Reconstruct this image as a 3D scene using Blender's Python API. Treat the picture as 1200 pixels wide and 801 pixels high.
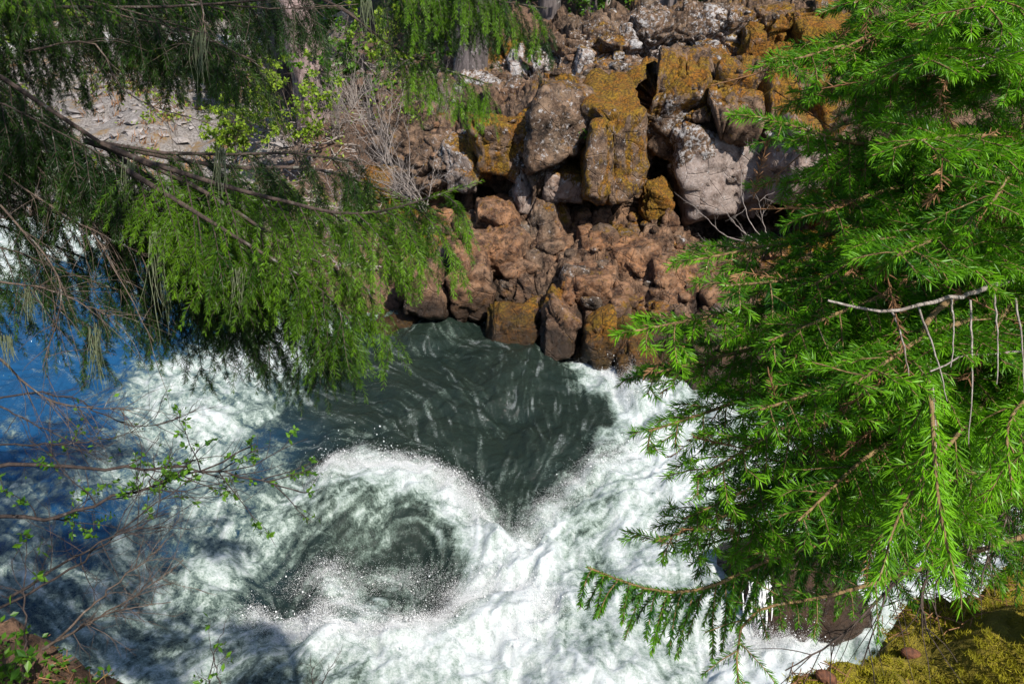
import bpy, math
import numpy as np
from mathutils import Vector

for _o in list(bpy.data.objects):
    bpy.data.objects.remove(_o)
sc = bpy.context.scene
COL = sc.collection
R = math.radians

# ------------------------------------------------------------------ camera, sky, sun, exposure
PITCH = R(23.9)
FPX = 1128.0                       # focal length in pixels of the 1200 px wide photograph
CAM = np.array([0.0, 0.0, 8.0])
cd = bpy.data.cameras.new('camera')
cam = bpy.data.objects.new('camera', cd); COL.objects.link(cam)
cam.location = CAM
cam.rotation_euler = (R(90) - PITCH, 0, 0)
cd.sensor_width = 36; cd.lens = 36 * FPX / 1200
cd.clip_start = 0.05; cd.clip_end = 3000
sc.camera = cam

SUN_EL, SUN_BACK = R(46), R(31)    # sun high, behind the camera and to its right
sun_dir = np.array([math.sin(SUN_BACK) * math.cos(SUN_EL), -math.cos(SUN_BACK) * math.cos(SUN_EL), math.sin(SUN_EL)])
world = bpy.data.worlds.new('World'); sc.world = world; world.use_nodes = True
wn = world.node_tree.nodes; wl = world.node_tree.links
sky = wn.new('ShaderNodeTexSky'); sky.sky_type = 'NISHITA'; sky.sun_disc = False
sky.sun_elevation = SUN_EL; sky.ozone_density = 4.0
sky.sun_rotation = math.atan2(sun_dir[0], sun_dir[1])
wl.new(sky.outputs[0], wn['Background'].inputs[0]); wn['Background'].inputs[1].default_value = 0.115
sl = bpy.data.lights.new('sun', 'SUN'); sl.energy = 5.0; sl.angle = R(0.5); sl.color = (1.0, 0.94, 0.85)
sun = bpy.data.objects.new('sun', sl); COL.objects.link(sun)
sun.rotation_euler = Vector(-sun_dir).to_track_quat('-Z', 'Y').to_euler()
sun.location = (10, -20, 40)
sc.view_settings.view_transform = 'Standard'; sc.view_settings.look = 'None'
sc.view_settings.exposure = 0.5; sc.view_settings.gamma = 1.0
sc.view_settings.use_curve_mapping = False
sc.cycles.max_bounces = 6; sc.cycles.diffuse_bounces = 3; sc.cycles.glossy_bounces = 3
sc.cycles.transmission_bounces = 3; sc.cycles.transparent_max_bounces = 4
sc.cycles.caustics_reflective = False; sc.cycles.caustics_refractive = False

# ------------------------------------------------------------------ maths helpers
SP, CP = math.sin(PITCH), math.cos(PITCH)
FW = np.array([0, CP, -SP]); UP = np.array([0, SP, CP]); RT = np.array([1.0, 0, 0])
def at_d(px, py, d):
    return CAM + d * (FW + (px - 600) / FPX * RT - (py - 400.5) / FPX * UP)
def at_Y(px, py, Y):
    v = (py - 400.5) / FPX
    return at_d(px, py, Y / (CP - v * SP))
def at_z(px, py, z):
    v = (py - 400.5) / FPX
    return at_d(px, py, (8.0 - z) / (SP + v * CP))

def _h(ix, iy, iz, s):
    with np.errstate(over='ignore'):
        n = (ix.astype(np.uint32) * np.uint32(374761393) + iy.astype(np.uint32) * np.uint32(668265263)
             + iz.astype(np.uint32) * np.uint32(2246822519) + np.uint32((s * 3266489917) & 0xffffffff))
        n = (n ^ (n >> np.uint32(13))) * np.uint32(1274126177)
        n = (n ^ (n >> np.uint32(15))) * np.uint32(2654435761)
        n = n ^ (n >> np.uint32(16))
    return n.astype(np.float64) / 4294967296.0
def vn(p, s=0):
    i = np.floor(p).astype(np.int64); f = p - i; f = f * f * f * (f * (f * 6 - 15) + 10)
    x, y, z = i[..., 0], i[..., 1], i[..., 2]; r = 0
    for a in (0, 1):
        for b in (0, 1):
            for c in (0, 1):
                w = (f[..., 0] if a else 1 - f[..., 0]) * (f[..., 1] if b else 1 - f[..., 1]) * (f[..., 2] if c else 1 - f[..., 2])
                r = r + w * _h(x + a, y + b, z + c, s)
    return r * 2 - 1
def fbm(p, o=4, s=0, g=0.5):
    r = 0; a = 1.0; q = np.asarray(p, float)
    for k in range(o):
        r = r + a * vn(q, s + k * 17); a *= g; q = q * 2.03 + 11.3
    return r
def vfbm(p, o=3, s=0):
    return np.stack([fbm(p, o, s), fbm(p + 31.7, o, s + 5), fbm(p - 17.1, o, s + 9)], -1)
def worley(p, s=0):
    i = np.floor(p).astype(np.int64); f1 = np.full(p.shape[:-1], 9.0); f2 = f1.copy(); cid = f1 * 0
    for a in (-1, 0, 1):
        for b in (-1, 0, 1):
            for c in (-1, 0, 1):
                x, y, z = i[..., 0] + a, i[..., 1] + b, i[..., 2] + c
                h0 = _h(x, y, z, s)
                q = np.stack([x + h0, y + _h(x, y, z, s + 1), z + _h(x, y, z, s + 2)], -1) - p
                d = np.sqrt((q * q).sum(-1)); m = d < f1
                f2 = np.where(m, f1, np.minimum(f2, d)); cid = np.where(m, _h(x, y, z, s + 3), cid); f1 = np.where(m, d, f1)
    return f1, f2, cid
def facet(p, s, a, b, gw, gd):
    """broken-rock relief: every cell is a flat facet with its own height and tilt, cracks between"""
    i = np.floor(p).astype(np.int64); f1 = np.full(p.shape[:-1], 9.0); f2 = f1.copy(); cid = f1 * 0; Qn = np.zeros(p.shape)
    for dx in (-1, 0, 1):
        for dy in (-1, 0, 1):
            for dz in (-1, 0, 1):
                x, y, z = i[..., 0] + dx, i[..., 1] + dy, i[..., 2] + dz; h0 = _h(x, y, z, s)
                q = p - np.stack([x + h0, y + _h(x, y, z, s + 1), z + _h(x, y, z, s + 2)], -1)
                d = np.sqrt((q * q).sum(-1)); m = d < f1
                f2 = np.where(m, f1, np.minimum(f2, d)); cid = np.where(m, _h(x, y, z, s + 3), cid); f1 = np.where(m, d, f1); Qn = np.where(m[..., None], q, Qn)
    rv = np.stack([(cid * k) % 1.0 * 2 - 1 for k in (157.31, 911.73, 533.17)], -1)
    return (cid - 0.5) * a + (rv * Qn).sum(-1) * b - gd * sstep(gw, 0.0, f2 - f1)
def sstep(a, b, x):
    t = np.clip((x - a) / (b - a), 0, 1); return t * t * (3 - 2 * t)
def nrm(v):
    return v / np.maximum(np.linalg.norm(v, axis=-1, keepdims=True), 1e-9)

# ------------------------------------------------------------------ object helpers
def new_mesh(name, V, Q=None, T=None, attrs=None, smooth=True):
    V = np.asarray(V, np.float32).reshape(-1, 3); me = bpy.data.meshes.new(name)
    me.vertices.add(len(V)); me.vertices.foreach_set('co', V.ravel())
    Q = np.zeros((0, 4), np.int32) if Q is None else np.asarray(Q, np.int32).reshape(-1, 4)
    T = np.zeros((0, 3), np.int32) if T is None else np.asarray(T, np.int32).reshape(-1, 3)
    li = np.concatenate([Q.ravel(), T.ravel()]); me.loops.add(len(li)); me.loops.foreach_set('vertex_index', li)
    n = len(Q) + len(T); me.polygons.add(n)
    ls = np.concatenate([np.arange(len(Q)) * 4, len(Q) * 4 + np.arange(len(T)) * 3]).astype(np.int32)
    me.polygons.foreach_set('loop_start', ls)
    me.polygons.foreach_set('use_smooth', np.full(n, smooth))
    for k, v in (attrs or {}).items():
        a = me.attributes.new(k, 'FLOAT', 'POINT'); a.data.foreach_set('value', np.asarray(v, np.float32).ravel())
    me.update(calc_edges=True)
    return me
def link(name, me, mat, parent=None, loc=None):
    o = bpy.data.objects.new(name, me); COL.objects.link(o)
    if mat and not me.materials: me.materials.append(mat)
    if loc is not None: o.location = loc
    if parent: o.parent = parent
    return o
def tag(o, label=None, cat=None, group=None, kind=None):
    if label: o['label'] = label
    if cat: o['category'] = cat
    if group: o['group'] = group
    if kind: o['kind'] = kind
    return o
def empty(name, loc=(0, 0, 0)):
    o = bpy.data.objects.new(name, None); COL.objects.link(o); o.location = loc; o.empty_display_size = 0.1
    return o
def grid_faces(n, m, wrap=False):
    i = np.arange(n * m).reshape(n, m)
    if wrap: i = np.concatenate([i, i[:, :1]], 1)
    return np.stack([i[:-1, :-1], i[:-1, 1:], i[1:, 1:], i[1:, :-1]], -1).reshape(-1, 4)
def normals_of_grid(P):
    du = np.gradient(P, axis=1); dv = np.gradient(P, axis=0)
    return nrm(np.cross(du, dv))
class MB:
    def __init__(s): s.V = []; s.Q = []; s.A = []; s.n = 0
    def add(s, V, Q, a=None):
        V = np.asarray(V, float).reshape(-1, 3)
        if not len(V): return
        s.V.append(V); s.Q.append(np.asarray(Q).reshape(-1, 4) + s.n); s.n += len(V)
        s.A.append(np.zeros(len(V)) if a is None else np.broadcast_to(np.asarray(a, float), (len(V),)) if np.ndim(a) == 0 else np.asarray(a, float).ravel())
    def mesh(s, name, smooth=True):
        return new_mesh(name, np.concatenate(s.V), np.concatenate(s.Q), None, {'tint': np.concatenate(s.A)}, smooth)
def tubes(P, Rr, k=4):
    """P (S,n,3), Rr (S,n) -> verts, quads of S open tapered tubes"""
    P = np.asarray(P, float); S, n, _ = P.shape
    t = nrm(np.gradient(P, axis=1)); ref = np.where(np.abs(t[:, :, 2:3]) > 0.9, np.array([1.0, 0, 0]), np.array([0, 0, 1.0]))
    a = nrm(np.cross(t, ref)); b = np.cross(t, a)
    th = np.arange(k) * 2 * math.pi / k
    V = P[:, :, None] + Rr[:, :, None, None] * (np.cos(th)[:, None] * a[:, :, None] + np.sin(th)[:, None] * b[:, :, None])
    base = (np.arange(S) * n * k)[:, None, None]
    i = (np.arange(n * k).reshape(n, k)); j = np.roll(i, -1, 1)
    q = np.stack([i[:-1], j[:-1], j[1:], i[1:]], -1).reshape(-1, 4)
    return V.reshape(-1, 3), (base + q[None]).reshape(-1, 4)
def resample(pts, n):
    pts = np.asarray(pts, float)
    if len(pts) > 2:                              # Catmull-Rom smoothing
        e = np.concatenate([[2 * pts[0] - pts[1]], pts, [2 * pts[-1] - pts[-2]]]); out = []
        for k in range(1, len(e) - 2):
            t = np.linspace(0, 1, 8, endpoint=False)[:, None]; p0, p1, p2, p3 = e[k - 1], e[k], e[k + 1], e[k + 2]
            out.append(0.5 * (2 * p1 + (p2 - p0) * t + (2 * p0 - 5 * p1 + 4 * p2 - p3) * t ** 2 + (3 * p1 - p0 - 3 * p2 + p3) * t ** 3))
        pts = np.concatenate(out + [pts[-1:]])
    s = np.concatenate([[0], np.cumsum(np.linalg.norm(np.diff(pts, axis=0), axis=1))])
    u = np.linspace(0, s[-1], n)
    return np.stack([np.interp(u, s, pts[:, i]) for i in range(3)], -1)

# ------------------------------------------------------------------ materials
def mat_base(name):
    m = bpy.data.materials.new(name); m.use_nodes = True
    return m, m.node_tree.nodes, m.node_tree.links, m.node_tree.nodes['Principled BSDF']
class NT:
    def __init__(s, m): s.n = m.node_tree.nodes; s.l = m.node_tree.links
    def attr(s, k): a = s.n.new('ShaderNodeAttribute'); a.attribute_name = k; return a.outputs['Fac']
    def pos(s): return s.n.new('ShaderNodeNewGeometry').outputs['Position']
    def obj(s): return s.n.new('ShaderNodeTexCoord').outputs['Object']
    def nz(s):
        g = s.n.new('ShaderNodeNewGeometry'); x = s.n.new('ShaderNodeSeparateXYZ'); s.l.new(g.outputs['Normal'], x.inputs[0]); return x.outputs[2]
    def noise(s, v, sc_, det=4, rough=0.6, dist=0.0):
        n = s.n.new('ShaderNodeTexNoise'); n.inputs['Scale'].default_value = sc_; n.inputs['Detail'].default_value = det
        n.inputs['Roughness'].default_value = rough; n.inputs['Distortion'].default_value = dist
        if v is not None: s.l.new(v, n.inputs['Vector'])
        return n.outputs['Fac']
    def voro(s, v, sc_, feat='F1'):
        n = s.n.new('ShaderNodeTexVoronoi'); n.feature = feat; n.inputs['Scale'].default_value = sc_
        s.l.new(v, n.inputs['Vector']); return n.outputs['Distance']
    def map(s, v, scale, rot=(0, 0, 0)):
        n = s.n.new('ShaderNodeMapping'); n.inputs['Scale'].default_value = scale; n.inputs['Rotation'].default_value = rot
        s.l.new(v, n.inputs[0]); return n.outputs[0]
    def math(s, op, a, b=0.0, clamp=False):
        n = s.n.new('ShaderNodeMath'); n.operation = op; n.use_clamp = clamp
        for i, x in enumerate((a, b)):
            if isinstance(x, (int, float)): n.inputs[i].default_value = x
            else: s.l.new(x, n.inputs[i])
        return n.outputs[0]
    def step(s, x, a, b):
        n = s.n.new('ShaderNodeMapRange'); n.interpolation_type = 'SMOOTHSTEP'
        n.inputs['From Min'].default_value = a; n.inputs['From Max'].default_value = b; s.l.new(x, n.inputs['Value']); return n.outputs[0]
    def mix(s, f, a, b):
        n = s.n.new('ShaderNodeMix'); n.data_type = 'RGBA'
        for sock, x in ((n.inputs[0], f), (n.inputs[6], a), (n.inputs[7], b)):
            if isinstance(x, (int, float)): sock.default_value = x
            elif isinstance(x, tuple): sock.default_value = (*x, 1)
            else: s.l.new(x, sock)
        return n.outputs[2]
    def bump(s, h, strength, dist, prev=None):
        n = s.n.new('ShaderNodeBump'); n.inputs['Strength'].default_value = strength; n.inputs['Distance'].default_value = dist
        s.l.new(h, n.inputs['Height'])
        if prev is not None: s.l.new(prev, n.inputs['Normal'])
        return n.outputs[0]

def rock_material(name):
    m, n, l, b = mat_base(name); t = NT(m); p = t.pos()
    big = t.noise(p, 0.9, 5, 0.6); med = t.noise(p, 4.0, 6, 0.65); fine = t.noise(p, 22.0, 5, 0.7)
    c = t.mix(t.step(med, 0.35, 0.68), (0.020, 0.014, 0.010), (0.20, 0.148, 0.105))
    red = t.mix(t.step(med, 0.32, 0.7), (0.055, 0.020, 0.008), (0.40, 0.20, 0.095))
    c = t.mix(t.math('MULTIPLY', t.attr('pink'), t.step(big, 0.2, 0.55)), c, red)
    c = t.mix(t.math('MULTIPLY', t.step(fine, 0.45, 0.72), 0.6), c, (0.25, 0.175, 0.125)); c = t.mix(t.math('MULTIPLY', t.step(t.noise(p, 7.0, 7, 0.8), 0.50, 0.62), 0.8), c, (0.016, 0.012, 0.010))
    c = t.mix(t.math('MULTIPLY', t.attr('pale'), t.step(med, 0.25, 0.6)), c, t.mix(fine, (0.24, 0.19, 0.17), (0.44, 0.38, 0.35)))
    # pale lichen in blotches
    lv = t.math('ADD', t.noise(p, 10.0, 7, 0.78, 0.3), t.math('MULTIPLY', t.attr('lichen'), 0.20))
    lv = t.math('ADD', lv, t.math('MULTIPLY', fine, 0.12))
    c = t.mix(t.math('MULTIPLY', t.step(lv, 0.72, 0.80), 0.88), c, t.mix(fine, (0.30, 0.29, 0.29), (0.62, 0.60, 0.59)))
    # moss, ochre to green, on tops and where it is damp
    mv = t.math('ADD', t.math('MULTIPLY', t.attr('moss'), 0.52), t.math('MULTIPLY', t.step(t.nz(), 0.1, 0.95), 0.16))
    mv = t.math('ADD', mv, t.math('MULTIPLY', t.noise(t.map(p, (1, 1, .38)), 5.0, 8, 0.75, 0.5), 1.15))
    mc = t.mix(t.step(t.noise(p, 3.5, 5), 0.35, 0.65), (0.34, 0.125, 0.005), (0.30, 0.18, 0.008)); mc = t.mix(t.step(fine, 0.35, 0.7), (0.055, 0.030, 0.006), mc)
    mk = t.math('MULTIPLY', t.step(mv, 0.80, 0.90), 0.94); c = t.mix(mk, c, mc)
    crack = t.step(t.voro(t.map(p, (1, 1, 0.8)), 2.6, 'DISTANCE_TO_EDGE'), 0.0, 0.035)
    wet = t.attr('wet'); c = t.mix(t.math('MULTIPLY', wet, 0.82), c, (0.02, 0.014, 0.01))
    l.new(c, b.inputs['Base Color'])
    rr = t.math('SUBTRACT', 0.88, t.math('MULTIPLY', wet, 0.55)); l.new(rr, b.inputs['Roughness'])
    b.inputs['Specular IOR Level'].default_value = 0.3
    h = t.math('ADD', t.math('MULTIPLY', med, 0.55), t.math('MULTIPLY', fine, 0.4)); h = t.math('ADD', h, t.math('MULTIPLY', t.noise(p, 70, 4, 0.7), 0.2))
    h = t.math('ADD', h, t.math('MULTIPLY', crack, 0.18))
    l.new(t.bump(h, 1.0, 0.10), b.inputs['Normal'])
    return m
M_rock = rock_material('weathered_rock')

def water_material():
    m, n, l, b = mat_base('river_water'); t = NT(m); p = t.pos(); fo = t.attr('foam'); st = t.attr('streak')
    pw = t.map(p, (1.0, 1.0, 0.6))
    n1 = t.noise(pw, 1.7, 5, 0.6, 0.8); n2 = t.noise(pw, 9.0, 6, 0.7, 0.8); n3 = t.noise(pw, 45, 3, 0.7); lic = t.attr('current')
    pat = t.math('ADD', t.math('MULTIPLY', t.math('SUBTRACT', n1, 0.5), 0.9), t.math('MULTIPLY', t.math('SUBTRACT', n2, 0.5), 1.05))
    pat = t.math('ADD', pat, t.math('MULTIPLY', lic, 0.085)); pat = t.math('ADD', pat, t.math('MULTIPLY', t.attr('eddy'), 0.045))
    pat = t.math('ADD', pat, t.math('MULTIPLY', t.math('SUBTRACT', n3, 0.5), 0.7))
    n4 = t.noise(pw, 130, 2, 0.7); pat = t.math('ADD', pat, t.math('MULTIPLY', t.math('SUBTRACT', n4, 0.5), 0.4))
    v = t.math('ADD', fo, pat)
    # thin foam lines drawn out along the current
    ps = t.map(p, (2.6, 0.8, 1.0), (0, 0, R(-14)))
    s1 = t.noise(ps, 1.3, 4, 0.55, 1.4); line = t.math('SUBTRACT', 1.0, t.math('MULTIPLY', t.math('ABSOLUTE', t.math('SUBTRACT', s1, 0.5)), 26.0), True)
    line = t.math('MULTIPLY', t.step(t.math('ADD', t.math('MULTIPLY', t.attr('eddy'), 0.8), t.math('MULTIPLY', lic, 0.5)), 0.6, 2.0), t.step(t.math('ADD', t.math('MULTIPLY', t.noise(p, 2.0, 5, 0.7), 0.6), t.math('MULTIPLY', n3, 0.45)), 0.50, 0.62)); line = t.math('MULTIPLY', line, st)
    deep = t.mix(t.noise(pw, 0.8, 3), (0.006, 0.015, 0.014), (0.018, 0.026, 0.017)); deep = t.mix(t.math('MULTIPLY', t.step(t.math('ADD', lic, t.attr('eddy')), -0.5, 2.8), 0.45), deep, (0.038, 0.054, 0.042)); deep = t.mix(t.attr('blue'), deep, (0.010, 0.062, 0.15))  # last mix paints the bluish shade of the left water
    aer = t.mix(n1, (0.07, 0.115, 0.095), (0.24, 0.31, 0.26))
    c = t.mix(t.step(v, 0.22, 0.75), deep, aer)
    white = t.mix(n2, (0.44, 0.51, 0.52), (0.70, 0.71, 0.71))
    wm = t.step(v, 0.5, 1.22)
    wm = t.math('MAXIMUM', wm, t.math('MULTIPLY', line, 0.2))
    c = t.mix(wm, c, white); l.new(c, b.inputs['Base Color'])
    l.new(t.math('ADD', 0.07, t.math('MULTIPLY', t.math('MAXIMUM', wm, t.step(v, 0.2, 0.7)), 0.6)), b.inputs['Roughness'])
    b.inputs['IOR'].default_value = 1.33
    l.new(t.math('MULTIPLY', wm, 0.8), b.inputs['Subsurface Weight']); b.inputs['Subsurface Radius'].default_value = (.9, 1, 1); b.inputs['Subsurface Scale'].default_value = 0.10
    h = t.math('ADD', t.math('MULTIPLY', n2, 0.6), t.math('MULTIPLY', n3, 0.22)); h = t.math('ADD', h, t.math('MULTIPLY', s1, 0.4)); h = t.math('ADD', h, t.math('MULTIPLY', lic, 0.05))
    h = t.math('MULTIPLY', h, t.math('SUBTRACT', 1.0, t.math('MULTIPLY', t.step(v, 0.3, 0.8), 0.85))); b1 = t.bump(h, 0.6, 0.10)
    hf = t.math('MULTIPLY', t.math('ADD', t.math('MULTIPLY', n2, 0.4), t.math('ADD', n3, t.math('MULTIPLY', n4, 0.5))), wm)
    l.new(t.bump(hf, 0.4, 0.03, b1), b.inputs['Normal'])
    return m
M_water = water_material()

def foliage_material(name, dark, light, trans=0.3, rough=0.42):
    m, n, l, b = mat_base(name); t = NT(m)
    c = t.mix(t.attr('tint'), dark, light); l.new(c, b.inputs['Base Color'])
    b.inputs['Roughness'].default_value = rough; b.inputs['Specular IOR Level'].default_value = 0.35
    tr = n.new('ShaderNodeBsdfTranslucent'); l.new(t.mix(0.5, c, light), tr.inputs[0])
    mx = n.new('ShaderNodeMixShader'); mx.inputs[0].default_value = trans
    l.new(b.outputs[0], mx.inputs[1]); l.new(tr.outputs[0], mx.inputs[2]); l.new(mx.outputs[0], n['Material Output'].inputs[0])
    return m
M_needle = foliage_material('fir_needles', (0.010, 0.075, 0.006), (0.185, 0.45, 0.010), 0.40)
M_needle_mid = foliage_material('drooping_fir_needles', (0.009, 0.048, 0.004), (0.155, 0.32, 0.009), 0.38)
M_needle_shade = foliage_material('shaded_fir_needles', (0.007, 0.028, 0.004), (0.055, 0.13, 0.009), 0.3)  # darker copy of the left fir needles, shade put into the colour
M_far = foliage_material('distant_foliage', (0.02, 0.06, 0.012), (0.12, 0.24, 0.02), 0.35, 0.6)
M_leaf = foliage_material('young_leaves', (0.03, 0.10, 0.010), (0.13, 0.28, 0.018), 0.4, 0.4)
M_bush = foliage_material('yellow_green_leaves', (0.10, 0.19, 0.015), (0.30, 0.42, 0.03), 0.4, 0.5)
M_lichen = foliage_material('beard_lichen', (0.14, 0.17, 0.09), (0.30, 0.34, 0.20), 0.3, 0.8)
M_moss = foliage_material('moss_blades', (0.14, 0.14, 0.007), (0.47, 0.42, 0.02), 0.35, 0.8)
M_litter = foliage_material('dead_needles', (0.10, 0.045, 0.018), (0.36, 0.19, 0.09), 0.1, 0.8)

def bark_material(name, c0, c1, c2, scale=1.0):
    m, n, l, b = mat_base(name); t = NT(m); p = t.obj()
    a = t.noise(t.map(p, (14 * scale, 14 * scale, 2.5 * scale)), 1.0, 6, 0.7, 0.5); f = t.noise(p, 60 * scale, 4, 0.7)
    c = t.mix(t.step(a, 0.35, 0.65), c0, c1); c = t.mix(t.step(t.noise(p, 9 * scale, 5, 0.7), 0.56, 0.70), c, c2)
    l.new(c, b.inputs['Base Color']); b.inputs['Roughness'].default_value = 0.9
    l.new(t.bump(t.math('ADD', a, t.math('MULTIPLY', f, 0.3)), 0.9, 0.03 / scale), b.inputs['Normal'])
    return m
M_bark = bark_material('fir_bark', (0.028, 0.018, 0.014), (0.085, 0.058, 0.046), (0.20, 0.20, 0.17), 2.5)
M_twig = bark_material('brown_twig', (0.05, 0.035, 0.025), (0.14, 0.10, 0.075), (0.25, 0.24, 0.21), 4)
M_darktwig = bark_material('dark_twig', (0.018, 0.012, 0.010), (0.06, 0.042, 0.035), (0.12, 0.11, 0.10), 4)  # bark darkened so the near shrubs look shaded though sun reaches them
M_shoot = bark_material('young_shoot_bark', (0.10, 0.06, 0.025), (0.26, 0.17, 0.07), (0.28, 0.24, 0.15), 6)
M_dead = bark_material('bleached_wood', (0.16, 0.13, 0.11), (0.36, 0.31, 0.28), (0.48, 0.45, 0.41), 4)
M_bigbark = bark_material('old_trunk_bark', (0.07, 0.045, 0.04), (0.30, 0.215, 0.20), (0.40, 0.34, 0.32), 0.8)
M_darkbark = bark_material('grey_trunk_bark', (0.035, 0.028, 0.026), (0.14, 0.115, 0.11), (0.30, 0.28, 0.27), 0.5)

def ground_material():
    m, n, l, b = mat_base('forest_ground'); t = NT(m); p = t.pos()
    a = t.noise(p, 1.3, 7, 0.7); f = t.noise(p, 14, 6, 0.75); v = t.voro(p, 3.2)
    c = t.mix(t.step(f, 0.3, 0.7), (0.055, 0.030, 0.018), (0.20, 0.115, 0.07))
    g = t.mix(t.step(f, 0.3, 0.68), (0.085, 0.072, 0.062), (0.29, 0.265, 0.25)); g = t.mix(t.step(a, 0.5, 0.64), g, (0.20, 0.13, 0.06))
    c = t.mix(t.attr('gravel'), c, g)
    mo = t.math('ADD', t.math('MULTIPLY', t.attr('moss'), 0.7), t.math('MULTIPLY', t.noise(p, 6, 6, 0.7), 0.6))
    c = t.mix(t.step(mo, 0.58, 0.75), c, t.mix(f, (0.10, 0.09, 0.007), (0.36, 0.28, 0.02)))
    l.new(c, b.inputs['Base Color']); b.inputs['Roughness'].default_value = 0.95
    h = t.math('ADD', f, t.math('MULTIPLY', v, -0.4)); l.new(t.bump(h, 0.9, 0.06), b.inputs['Normal'])
    return m
M_ground = ground_material()
def plain(name, c0, c1, scale, rough=0.85, bump=0.4, dist=0.02):
    m, n, l, b = mat_base(name); t = NT(m); p = t.obj(); f = t.noise(p, scale, 6, 0.7)
    l.new(t.mix(t.step(f, 0.3, 0.7), c0, c1), b.inputs['Base Color']); b.inputs['Roughness'].default_value = rough
    l.new(t.bump(f, bump, dist), b.inputs['Normal']); return m
M_road = plain('pale_road', (0.42, 0.41, 0.40), (0.62, 0.61, 0.60), 1.5)
M_stone = plain('pale_stones', (0.11, 0.095, 0.09), (0.33, 0.30, 0.285), 5.0)
M_cone = plain('brown_cone', (0.05, 0.018, 0.010), (0.17, 0.065, 0.03), 90)
M_foam = plain('white_spray', (0.80, 0.82, 0.84), (0.88, 0.88, 0.88), 20, 0.5, 0.0)

# ------------------------------------------------------------------ ground, one sheet: both banks and the river bed
EX = np.array([-60, -8, -3.0, -1.56, -1.06, -0.72, -0.4, 0.35, 0.66, 1.0, 1.37, 2.5, 8, 60])
EY = np.array([4.5, 3.8, 2.75, 2.36, 2.10, 1.35, 1.20, 1.30, 1.72, 1.93, 2.12, 2.5, 3.0, 4.0])
WX = np.array([-200, -40, -12, -8, -5, -3, 0, 6, 15, 60, 200.0])
WY = np.array([40, 25, 21.6, 21.0, 19.2, 17.2, 18.5, 17.5, 16.5, 17, 25.0])
def ground_z(x, y):
    e = np.interp(x, EX, EY); top = 6.0 + 0.42 * sstep(-0.6, 0.6, x) + 0.24 * sstep(0.9, 2.0, x)
    t = y - e + 0.05 * fbm(np.stack([x * 5, y * 5, x * 0], -1), 3, 3)
    near = top + 0.03 - 0.03 * sstep(-0.3, 0.0, t) - np.maximum(t, 0) * 4.5
    near = np.maximum(near, -1.5)
    w = np.interp(x, WX, WY); s = y - w
    left = -1.5 + 2.3 * sstep(-1.5, 0.4, s) + 2.1 * sstep(0, 23, s) + 0.05 * np.maximum(s - 30, 0) + 1.3 * sstep(24, 34, s)
    mid = -1.5 + 2.6 * sstep(-1.2, 0.6, s) + 2.6 * sstep(0.2, 9, s) + 1.6 * sstep(9, 22, s)
    right = -1.5 + 6.6 * sstep(21.5, 25.5, y) + 0.65 * sstep(25, 29, y) + 0.04 * np.maximum(y - 29, 0)
    a = sstep(-9.0, -5.2, x); c = sstep(-2.6, 0.2, x)
    far = (left * (1 - a) + mid * a) * (1 - c) + right * c
    rough = 0.35 * fbm(np.stack([x * 0.5, y * 0.5, x * 0 + 7], -1), 4, 21) * sstep(0.3, 3, s) + 0.06 * fbm(np.stack([x * 3, y * 3, x * 0], -1), 4, 8)
    hill = 60 * sstep(80, 420, np.hypot(x, y - 10)) * sstep(60, 200, y)
    return np.where(y < 10, near, far) + rough + hill
def axis(*segs):
    return np.unique(np.round(np.concatenate([np.arange(a, b, s) for a, b, s in segs]), 4))
gx = axis((-600, -100, 50), (-100, -32, 6), (-32, -14, 0.5), (-14, -3.2, 0.16), (-3.2, -0.2, 0.028), (-0.2, 0.4, 0.08), (0.4, 2.4, 0.028), (2.4, 14, 0.25), (14, 40, 1.3), (40, 100, 6), (100, 651, 50))
gy = axis((-300, -30, 30), (-30, -1, 2), (-1, 0.9, 0.2), (0.9, 3.6, 0.028), (3.6, 6, 0.2), (6, 15, 0.6), (15, 32, 0.13), (32, 60, 0.4), (60, 120, 4), (120, 700, 40))
GX, GY = np.meshgrid(gx, gy); GZ = ground_z(GX, GY)
nearm = (GY < 5)
lump = np.where(GX > 0, .6, 1) * 0.05 * fbm(np.stack([GX * 9, GY * 9, GX * 0], -1), 4, 40) + 0.03 * (0.5 - worley(np.stack([GX * 11, GY * 11, GX * 0], -1), 4)[0])
GZ = GZ + np.where(nearm, lump, 0)
grav = sstep(-4.5, -7.5, GX) * sstep(12, 20, GY) * (1 - 0.6 * sstep(50, 60, GY))
gmoss = np.where(nearm, sstep(-0.2, 0.4, GX) * 0.95, 0.12 * (1 - grav))
link('ground', new_mesh('ground', np.stack([GX, GY, GZ], -1), grid_faces(*GX.shape), None, {'gravel': grav, 'moss': gmoss}), M_ground)['kind'] = 'structure'

# road on the far bank
rx = np.linspace(-80, 4, 120); ry = 45.2 + 0.002 * (rx + 20) ** 2 * 0.3
rz = np.maximum.reduce([ground_z(rx, ry + k) for k in (-1.2, 0, 1.2)]) * 0 + 3.02
RP = []
for off, dz in ((-2.4, -0.6), (-1.6, 0.0), (0, 0.05), (1.6, 0.0), (2.4, -0.6)):
    RP.append(np.stack([rx, ry + off, rz + dz], -1))
link('road', new_mesh('road', np.stack(RP, 0), grid_faces(5, len(rx))), M_road)['kind'] = 'structure'

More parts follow.
